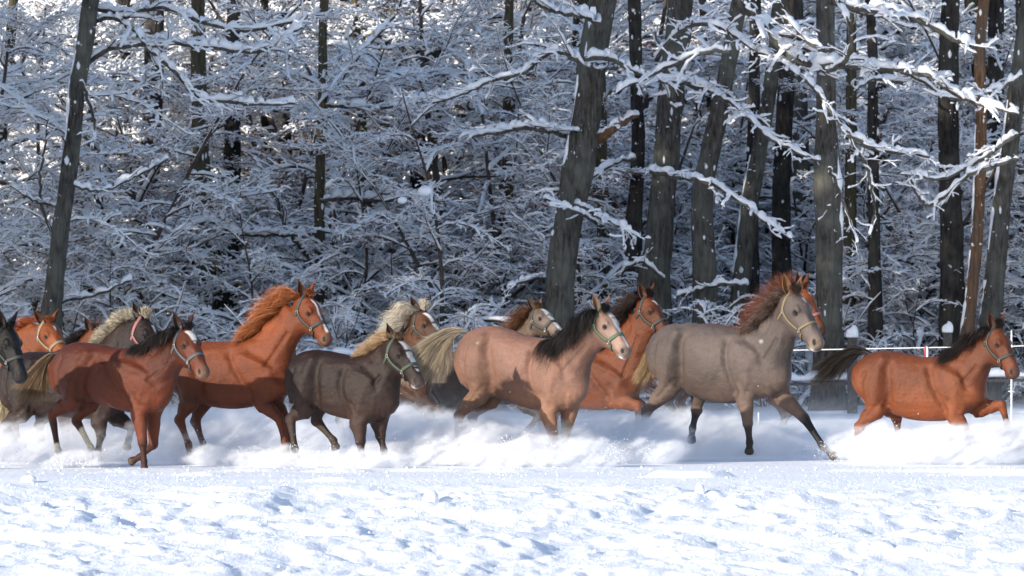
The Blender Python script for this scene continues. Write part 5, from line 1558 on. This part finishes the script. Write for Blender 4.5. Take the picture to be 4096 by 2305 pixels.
H_(label='black horse with grey-green halter at the left edge, only its head in view', seed=11,
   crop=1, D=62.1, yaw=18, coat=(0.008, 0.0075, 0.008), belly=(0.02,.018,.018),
   torso=[(-1000,560,-1000,700,.1),(-960,450,-960,850,.18),(-860,400,-860,880,.21),(-740,390,-740,890,.22),(-600,400,-600,910,.23),(-450,400,-450,910,.22),(-340,420,-340,900,.2),(-250,500,-250,870,.17),(-190,620,-190,800,.1)],
   neck=[(-400,400,-200,720,.15,0),(-260,310,-130,600,.125,0),(-130,270,-70,540,.105,0),(-20,250,0,500,.09,-.02)],
   head=(68,270,190,655,38,-.02), halter=MH_GREY,
   fn=[(-260,730),(-300,900),(-270,1110),(-260,1240),(-250,1300)], ff=[(-230,730),(-240,900),(-200,1110),(-180,1240),(-160,1300)],
   hn=[(-880,560),(-860,820),(-960,960),(-930,1180),(-920,1290)], hf=[(-800,560),(-760,820),(-840,960),(-820,1180),(-800,1290)],
   muzzle=(.02,.018,.018), mane=dict(len=.2, dir=[(-.9,.3,-.4),(-.7,.3,-.2)], c1=BLACK, c2=BLACK, n=1200),
   forelock=dict(len=.14, dir=(.3,.3,.3), c1=BLACK, c2=BLACK))

H_(label='chestnut foal with cream halter looking out between the black horse and the dark flaxen one', seed=12, vox=.015,
   crop=1, D=67.6, yaw=25, sc=.95, coat=(0.26, 0.070, 0.020), belly=(0.2,.06,.02),
   torso=[(-560,560,-560,680,.1),(-520,490,-520,820,.17),(-430,450,-430,870,.2),(-300,450,-300,880,.21),(-180,455,-170,880,.21),(-60,460,-50,880,.2),(40,490,50,860,.16),(110,560,115,800,.1)],
   neck=[(20,440,210,740,.135,0),(95,350,265,640,.118,0),(160,275,290,560,.1,-.02),(245,230,330,470,.086,-.06)],
   head=(352,240,492,500,46,-.08), halter=MH_CREAM, hw=1.1, roll=-4,
   fn=[(50,700),(20,880),(60,1080),(60,1200),(60,1270)], ff=[(90,700),(80,880),(110,1080),(110,1200),(110,1270)],
   hn=[(-450,580),(-430,820),(-520,960),(-490,1150),(-480,1250)], hf=[(-400,580),(-360,820),(-420,960),(-400,1150),(-390,1250)],
   blaze=[(.20,.0,.02,.34,.0,.012)], muzzle=(.12,.06,.04), ear=(.62,.42,.5),
   mane=dict(len=.11, dir=[(-.8,.1,.3),(-.7,.1,.6)], c1=(0.25,0.06,0.02), c2=(0.34,0.10,0.04), lift=.4, drop=.1, n=1300, out=.4),
   forelock=dict(len=.10, dir=(.2,.35,.2), c1=(.28,.08,.02), c2=(0.3,.1,.03)))

H_(label='bay foal with black mane almost hidden, only its ears above the dark flaxen-maned horse', seed=13, vox=.017,
   crop=1, D=69.3, yaw=25, sc=.93, coat=(0.22, 0.07, 0.03),
   torso=[(-120,620,-120,720,.1),(-80,560,-80,800,.17),(20,520,20,860,.2),(160,510,160,860,.2),(300,510,300,860,.2),(410,520,410,860,.18),(500,570,500,820,.14),(550,650,550,760,.09)],
   neck=[(420,480,620,720,.13,0),(500,420,650,630,.11,0),(560,360,680,560,.1,-.02),(610,320,690,500,.085,-.05)],
   head=(685,298,820,560,38,-.07),
   fn=[(480,700),(460,880),(480,1080),(480,1180),(480,1250)], ff=[(520,700),(520,880),(560,1080),(560,1180),(560,1250)],
   hn=[(0,620),(20,820),(-50,960),(-20,1100),(-20,1200)], hf=[(60,620),(90,820),(40,960),(60,1100),(60,1200)],
   mane=dict(len=.16, dir=(-.9,.2,-.1), c1=BLACK, c2=(.03,.02,.02), n=700), forelock=dict(len=.1, dir=(-.2,.3,.4), c1=(.1,.04,.02), c2=(.1,.04,.02)))

H_(label='very dark brown horse with short flaxen mane and pink halter behind the white-socked bay', seed=14,
   crop=1, D=65.4, yaw=22, sc=1.03, coat=(0.022, 0.013, 0.011), back=(0.026,.013,.011), belly=(0.055,.032,.026),
   torso=[(20,650,25,780,.1),(60,545,70,890,.19),(150,478,170,930,.22),(280,463,280,925,.235),(420,466,420,935,.24),(560,472,560,950,.24),(700,470,700,955,.23),(815,505,815,945,.205),(905,600,900,910,.16),(975,700,970,850,.1)],
   neck=[(670,450,950,780,.16,0),(770,340,990,670,.14,0),(860,260,1020,570,.118,-.02),(955,200,1050,470,.10,-.05)],
   head=(1052,215,1225,540,38,-.07), halter=MH_PINK,
   fn=[(800,740),(720,950),(732,1070),(712,1180),(710,1250)], ff=[(850,740),(830,930),(955,1010),(935,1100),(920,1160)],
   hn=[(150,660),(170,880),(40,1000),(108,1130),(130,1200)], hf=[(250,680),(330,880),(285,1000),(300,1090),(310,1160)],
   points=((0.05,.04,.036),2.2), blaze=[(.22,.0,.028,.48,.0,.012)], muzzle=(.05,.04,.035),
   mane=dict(len=.12, dir=[(-.7,.1,.4),(-.6,.1,.7)], c1=(0.42,0.37,0.28), c2=(0.56,0.50,0.40), lift=.6, drop=.1, n=2800, out=.5, clump=.6, prof=[.8,1,1.1,1.1]),
   forelock=dict(len=.15, dir=(-.4,.5,.2), c1=(.45,.4,.3), c2=(.56,.5,.4), n=600),
   tail=dict(path=[(30,600,0),(-10,690,0),(-5,800,0),(10,900,0),(0,1000,0)], spread=[.03,.06,.07,.08,.1], c1=(0.40,.33,.22), c2=(0.62,0.54,0.38), n=1300))

for h_ in HORSES:
    build_horse(h_)
# ================================================================== FENCES
MAT_POST = simple('weathered_post', (0.075, 0.068, 0.060), rough=.9, bump=.6, bscale=25, var=.4)
MAT_ROPE = simple('white_rope', (.75, .75, .75), rough=.6)
MAT_PLAST = simple('white_plastic', (.80, .80, .80), rough=.35)
MAT_RED = simple('red_tape', (.55, .03, .04), rough=.5)

def box_tube(P0, P1, w, d, jit=0, k=4):
    tb = Tubes(); P = np.linspace(P0, P1, 8); r = np.full(8, 1.0)
    T = nrm(P1 - P0); S = nrm(np.cross(T, [0, 1.0, 0])) if abs(T[1]) < .9 else np.array([1.0, 0, 0]); U = np.cross(S, T)
    R = np.stack([P + S * w / 2 + U * d / 2, P - S * w / 2 + U * d / 2, P - S * w / 2 - U * d / 2, P + S * w / 2 - U * d / 2], 1)
    R = R + RNG.normal(0, jit, R.shape)
    R = np.concatenate([R[:1].mean(1, keepdims=True).repeat(4, 1), R, R[-1:].mean(1, keepdims=True).repeat(4, 1)], 0)
    tb.add_rings(R); return tb

DF = 100.0
def fence(label, spans, posts, D, rails=((1532, .07), (1690, .06)), dy=0):
    base = px(spans[0], 1640, D); base[2] = 0
    root = empty('rail_fence', base); tag(root, label, 'fence')
    for (x, w, top, tall) in posts:
        p0 = px(x, 0, D); p0[2] = -.1; p1 = px(x, top, D)
        po = obj('post', box_tube(p0 - base, p1 - base, w, w, .004).build('post', [MAT_POST], smooth=False), root)
        cap = Tubes()
        c = p1 - base; h = w * 1.0
        a = np.linspace(0, np.pi / 2, 6); th = np.arange(14) * 2 * np.pi / 14
        R = np.array([[c + np.array([math.cos(y) * (w * .62 + .02 * math.sin(a_ * 2)) * math.cos(a_) ** .7, math.sin(y) * w * .7 * math.cos(a_) ** .7, h * 1.15 * math.sin(a_) * (1 + .15 * math.cos(y))]) for y in th] for a_ in a])
        R = np.concatenate([R[:1].mean(1, keepdims=True).repeat(14, 1), R]); cap.add_rings(R)
        obj('snow_cap', cap.build('snow_cap', [MAT_BSNOW]), po)
    for (y, t) in rails:
        x0, x1 = spans
        P0 = px(x0, y + 6, D + .12); P1 = px(x1, y - 14, D + .12)
        ra = obj('rail', box_tube(P0 - base, P1 - base, .05, .045, .003).build('rail', [MAT_POST], smooth=False), root)
        tb = Tubes(); n = 50; P = np.linspace(P0, P1, n) - base
        h = .13 * (.5 + vnoise(np.arange(n) * .4, np.arange(n) * 0.0 + y, 4)); tb.snow(P + [0, 0, .04], np.full(n, .03), h, 0, 6, 1.2)
        obj('snow_cover', tb.build('snow_cover', [MAT_BSNOW]), ra)
fence('grey wooden rail fence under snow with round snow caps on its posts', (3150, 4250), [(3408, .17, 1350, 1), (3790, .15, 1330, 1), (4160, .15, 1340, 1)], 100.0)
fence('old rail fence almost buried in snow behind the dark brown foal', (1120, 1560), [(1170, .12, 1400, 1)], 99.0, rails=((1440, .07),))

DR = 92.0
def rope_line(name, label, pts, D, r, droop=.02):
    P = np.array([px(a, b, D) for a, b in pts]); Q = []
    for a, b in zip(P[:-1], P[1:]):
        t = np.linspace(0, 1, 14)[:, None]; q = a * (1 - t) + b * t; q[:, 2] -= (droop * 4 * t * (1 - t))[:, 0]; Q.append(q)
    Q = np.concatenate(Q); base = Q[0].copy()
    tb = Tubes(); tb.tube(Q - base, np.full(len(Q), r), 6)
    o = obj(name, tb.build(name, [MAT_ROPE]), loc=tuple(base)); tag(o, label, 'rope'); return o
rope_line('fence_rope', 'white electric fence rope stretched across at the right behind the bay horse', [(3080, 1403), (3710, 1391), (4040, 1386), (4300, 1376)], DR, .009, .0)
rope_line('fence_rope', 'low white rope just above the snow at the right edge', [(3100, 1690), (4046, 1686), (4300, 1684)], DR, .006, .01)
def stake(x, ytop, D, label, red=False):
    b = px(x, 0, D); b[2] = -.05; t = px(x, ytop, D) - b
    root = empty('fence_stake', b); tag(root, label, 'stake', 'plastic stakes of the electric fence')
    tb = Tubes(); tb.tube(np.linspace([0, 0, 0], t, 6), np.array([.014, .014, .014, .013, .013, .011]), 8)
    if not red: tb.tube(np.array([t * .35 + [-.05, 0, 0], t * .35 + [.05, 0, 0]]), np.array([.007, .007]), 5)
    obj('rod', tb.build('rod', [MAT_PLAST]), root)
    if red:
        tb = Tubes(); z0 = CAM_H - (1436 - HY) / F_PX * D - b[2]; z1 = CAM_H - (1388 - HY) / F_PX * D - b[2]
        tb.tube(np.array([[-.022, -.01, z0], [-.022, -.01, z1]]), np.array([.013, .013]), 6)
        obj('red_clip', tb.build('red_clip', [MAT_RED]), root)
        tb = Tubes(); tb.tube(np.array([[.012, -.012, z0 - .02], [.012, -.012, z1]]), np.array([.016, .016]), 6)
        obj('white_clip', tb.build('white_clip', [MAT_PLAST]), root)
stake(4046, 1322, DR, 'white plastic stake beside the head of the far right bay horse')
stake(3706, 1386, DR, 'white plastic stake with a red clip over the back of the far right bay', True)
stake(3034, 1650, 88.0, 'short stake with a pinkish top just showing between the legs of the roan')

# ================================================================== BLOWN SNOW
def blown_snow():
    PL = [(30,1120,.9,.5,.30,65.0,.9),(130,1170,.55,.4,.10,62.5,1.2),(230,1120,.7,.5,.26,65.6,1.0),(180,1162,.5,.35,.09,62.7,2.0),(420,1125,.9,.6,.34,66,1.2),(560,1100,1.1,.6,.42,66.4,1.3),
          (470,1155,.8,.4,.16,64.2,1.2),(640,1155,.7,.4,.18,63.7,3.0),(485,1112,.55,.35,.26,64.3,1.8),(585,1150,.5,.3,.14,64.0,1.6),(690,1105,.7,.5,.36,66.5,1.3),(745,1158,.5,.4,.14,62.8,2.2),(900,1160,.6,.4,.14,62.5,2.4),(960,1105,.7,.5,.38,66,1.5),
          (1040,1150,.7,.4,.17,63.5,2.8),(1100,1110,.7,.5,.36,66.2,1.8),(1170,1125,.65,.4,.28,63.4,2.2),(1230,1090,.35,.3,.22,64.2,1.8),(1300,1125,.8,.5,.28,64.0,2.0),(1270,1150,.8,.4,.15,63.0,2.8),(1400,1145,.6,.4,.20,63.0,3.0),
          (1500,1120,.9,.5,.30,65.2,2.2),(1560,1148,.8,.4,.15,64.3,2.2),(1620,1115,.5,.4,.24,65.4,2.2),(1720,1105,.9,.5,.34,67.6,2.2),(1810,1115,.8,.5,.28,67.9,2.2),(1900,1120,.8,.5,.26,68.2,2.0),(2000,1130,.8,.5,.22,68.3,1.8),
          (2185,1138,.35,.4,.15,65.6,2.0),(2275,1124,.75,.5,.22,64.8,3.0),(2400,1120,.9,.5,.24,64.4,3.2),(2540,1120,1.0,.5,.24,64.4,3.2),(2360,1145,.9,.4,.13,63.8,2.6),(-60,1120,.9,.5,.28,65,1.0)]
    g = bpy.data.node_groups.new('blown_snow_field', 'GeometryNodeTree')
    g.interface.new_socket(name='Geometry', in_out='INPUT', socket_type='NodeSocketGeometry')
    g.interface.new_socket(name='Geometry', in_out='OUTPUT', socket_type='NodeSocketGeometry')
    N = g.nodes; Lk = g.links
    out = N.new('NodeGroupOutput'); pos = N.new('GeometryNodeInputPosition')
    def math_(op, a, b=None, c=None, clamp=False):
        n = N.new('ShaderNodeMath'); n.operation = op; n.use_clamp = clamp
        for i, v in enumerate((a, b, c)):
            if v is None: continue
            if isinstance(v, (int, float)): n.inputs[i].default_value = v
            else: Lk.new(v, n.inputs[i])
        return n.outputs[0]
    def noise(scale, detail, rough):
        n = N.new('ShaderNodeTexNoise'); n.inputs['Scale'].default_value = scale; n.inputs['Detail'].default_value = detail; n.inputs['Roughness'].default_value = rough
        return n
    wn1 = noise(1.7, 2, .5); Lk.new(pos.outputs[0], wn1.inputs['Vector'])
    sub = N.new('ShaderNodeVectorMath'); sub.operation = 'SUBTRACT'; Lk.new(wn1.outputs['Color'], sub.inputs[0]); sub.inputs[1].default_value = (.5, .5, .5)
    scl = N.new('ShaderNodeVectorMath'); scl.operation = 'MULTIPLY'; Lk.new(sub.outputs[0], scl.inputs[0]); scl.inputs[1].default_value = (.9, .6, .45)
    wp = N.new('ShaderNodeVectorMath'); wp.operation = 'ADD'; Lk.new(pos.outputs[0], wp.inputs[0]); Lk.new(scl.outputs[0], wp.inputs[1])
    tot = None
    for (X, Yp, rx, ry, rz, D, dn) in PL:
        c = px(X * K, Yp * K, D)
        s = N.new('ShaderNodeVectorMath'); s.operation = 'SUBTRACT'; Lk.new(wp.outputs[0], s.inputs[0]); s.inputs[1].default_value = tuple(c)
        d = N.new('ShaderNodeVectorMath'); d.operation = 'MULTIPLY'; Lk.new(s.outputs[0], d.inputs[0]); d.inputs[1].default_value = (1 / (rx * 1.25), 1 / (ry * 1.5), 1 / (rz * 1.15))
        q = N.new('ShaderNodeVectorMath'); q.operation = 'DOT_PRODUCT'; Lk.new(d.outputs[0], q.inputs[0]); Lk.new(d.outputs[0], q.inputs[1])
        v = math_('MULTIPLY', math_('SUBTRACT', 1.0, q.outputs['Value'], clamp=True), dn)
        tot = v if tot is None else math_('ADD', tot, v)
    # thin low layer over the whole churned strip
    sp = N.new('ShaderNodeSeparateXYZ'); Lk.new(wp.outputs[0], sp.inputs[0])
    lay = math_('EXPONENT', math_('MULTIPLY', sp.outputs[2], -5.5))
    band = math_('SUBTRACT', 1.0, math_('POWER', math_('DIVIDE', math_('SUBTRACT', sp.outputs[1], 68.2), 2.8), 2.0), clamp=True)
    tot = math_('ADD', tot, math_('MULTIPLY', math_('MULTIPLY', lay, band), .6))
    n1 = noise(3.8, 6, .68); mp = N.new('ShaderNodeVectorMath'); mp.operation = 'MULTIPLY'
    rt = N.new('ShaderNodeVectorRotate'); rt.rotation_type = 'Y_AXIS'; rt.inputs['Angle'].default_value = math.radians(32); Lk.new(pos.outputs[0], rt.inputs['Vector'])
    Lk.new(rt.outputs[0], mp.inputs[0]); mp.inputs[1].default_value = (.5, .8, 1.5); Lk.new(mp.outputs[0], n1.inputs['Vector'])
    mr = N.new('ShaderNodeMapRange'); mr.interpolation_type = 'SMOOTHSTEP'; Lk.new(n1.outputs['Fac'], mr.inputs['Value']); mr.inputs['From Min'].default_value = .43; mr.inputs['From Max'].default_value = .58
    mr.inputs['To Min'].default_value = .12; mr.inputs['To Max'].default_value = 1.6
    tot = math_('MULTIPLY', tot, mr.outputs[0])
    n2 = noise(9.5, 4, .7); Lk.new(mp.outputs[0], n2.inputs['Vector'])
    m2 = N.new('ShaderNodeMapRange'); m2.interpolation_type = 'SMOOTHSTEP'; Lk.new(n2.outputs['Fac'], m2.inputs['Value']); m2.inputs['From Min'].default_value = .44; m2.inputs['From Max'].default_value = .58
    m2.inputs['To Min'].default_value = .2; m2.inputs['To Max'].default_value = 1.7
    tot = math_('MULTIPLY', tot, m2.outputs[0])
    fz = N.new('ShaderNodeSeparateXYZ'); Lk.new(pos.outputs[0], fz.inputs[0])
    # nothing in front of the strip
    fr = N.new('ShaderNodeMapRange'); Lk.new(fz.outputs[1], fr.inputs['Value']); fr.inputs['From Min'].default_value = 61.6; fr.inputs['From Max'].default_value = 62.4
    tot = math_('MULTIPLY', tot, fr.outputs[0])
    tot = math_('MULTIPLY', tot, POWDER)
    vc = N.new('GeometryNodeVolumeCube'); Lk.new(tot, vc.inputs['Density'])
    vc.inputs['Min'].default_value = (-9.5, 61.4, -.05); vc.inputs['Max'].default_value = (9.5, 70.4, 1.15)
    vc.inputs['Resolution X'].default_value = 560; vc.inputs['Resolution Y'].default_value = 150; vc.inputs['Resolution Z'].default_value = 56
    m = bpy.data.materials.new('powder_snow'); m.use_nodes = True; nt = m.node_tree
    for n in list(nt.nodes): nt.nodes.remove(n)
    pv = nt.nodes.new('ShaderNodeVolumePrincipled'); pv.inputs['Color'].default_value = (.955, .965, .985, 1); pv.inputs['Density'].default_value = 1.0; pv.inputs['Anisotropy'].default_value = .0
    mo = nt.nodes.new('ShaderNodeOutputMaterial'); nt.links.new(pv.outputs[0], mo.inputs['Volume'])
    sm = N.new('GeometryNodeSetMaterial'); Lk.new(vc.outputs[0], sm.inputs[0]); sm.inputs['Material'].default_value = m
    Lk.new(sm.outputs[0], out.inputs[0])
    me = bpy.data.meshes.new('blown_snow'); me.from_pydata([(0, 66, 0)], [], []); me.materials.append(m)
    o = obj('blown_snow', me); md = o.modifiers.new('field', 'NODES'); md.node_group = g
    tag(o, 'white powder snow whirled up round the legs of the running horses', 'powder snow', kind='stuff')
    # loose grains thrown into the air
    rng = np.random.default_rng(5); pts = []
    fine = []
    for (X, Yp, rx, ry, rz, D, dn) in PL:      # sprays flung back and up from each hoof
        if dn < 1.1: continue
        c = px(X * K, Yp * K, D); c[2] = max(c[2] - rz * .3, .03)
        for jet in range(3):
            v = np.array([rng.uniform(-1.3, .7), rng.uniform(-.6, .3), rng.uniform(.35, .9)]) * rz * rng.uniform(1.5, 2.6)
            n = int(230 * dn); t = rng.random((n, 1)) ** 1.3
            o_ = c + np.array([rng.normal(0, rx * .4), -.15, 0])
            fine.append(o_ + v * t + np.array([0, 0, -1.1]) * rz * t ** 2 + rng.standard_normal((n, 3)) * (.02 + .10 * t))
    fine = np.concatenate(fine); fine = fine[fine[:, 2] > .02]
    for (X, Yp, rx, ry, rz, D, dn) in PL:
        c = px(X * K, Yp * K, D); n = int(10 * dn)
        q = rng.standard_normal((n, 3)) * np.array([rx * .6, ry * .6, rz * .6]) + c + np.array([0, -.2, rz * .6]); pts.append(q)
    q = np.stack([rng.uniform(-6.2, 6.2, 70), rng.uniform(61.5, 67, 70), rng.gamma(2, .22, 70)], 1); pts.append(q)
    pts = np.concatenate(pts); pts = pts[pts[:, 2] > .05]
    sz = .003 + .006 * rng.random(len(pts)) ** 5
    pts = np.concatenate([pts, fine]); sz = np.concatenate([sz, .0018 + .005 * rng.random(len(fine)) ** 3])
    scatter_bits('snow_grains', pts, sz, MAT_GRAIN_GLINT, 'bright grains of snow flying in the air round the horses', 'snow grains')
POWDER = 3.0
blown_snow()
# two clods of snow dropping from the boughs
for (x, y, D, s, lb) in ((1700, 764, 100, .11, 'round clod of snow falling through the air in front of the wood'), (1609, 801, 100, .07, 'smaller clod of snow falling left of the round one')):
    c = px(x, y, D); th = np.arange(10) * 2 * np.pi / 10
    R = np.array([[np.array([math.sin(a) * math.cos(t) * s * 1.2, math.sin(a) * math.sin(t) * s, math.cos(a) * s * .85]) * (1 + .12 * math.sin(3 * t + a * 2)) for t in th] for a in np.linspace(0, np.pi, 8)])
    tb = Tubes(); tb.add_rings(R); o = obj('falling_snow_clod', tb.build('falling_snow_clod', [MAT_BSNOW]), loc=tuple(c)); tag(o, lb, 'snow clod', 'snow clods falling from the boughs')
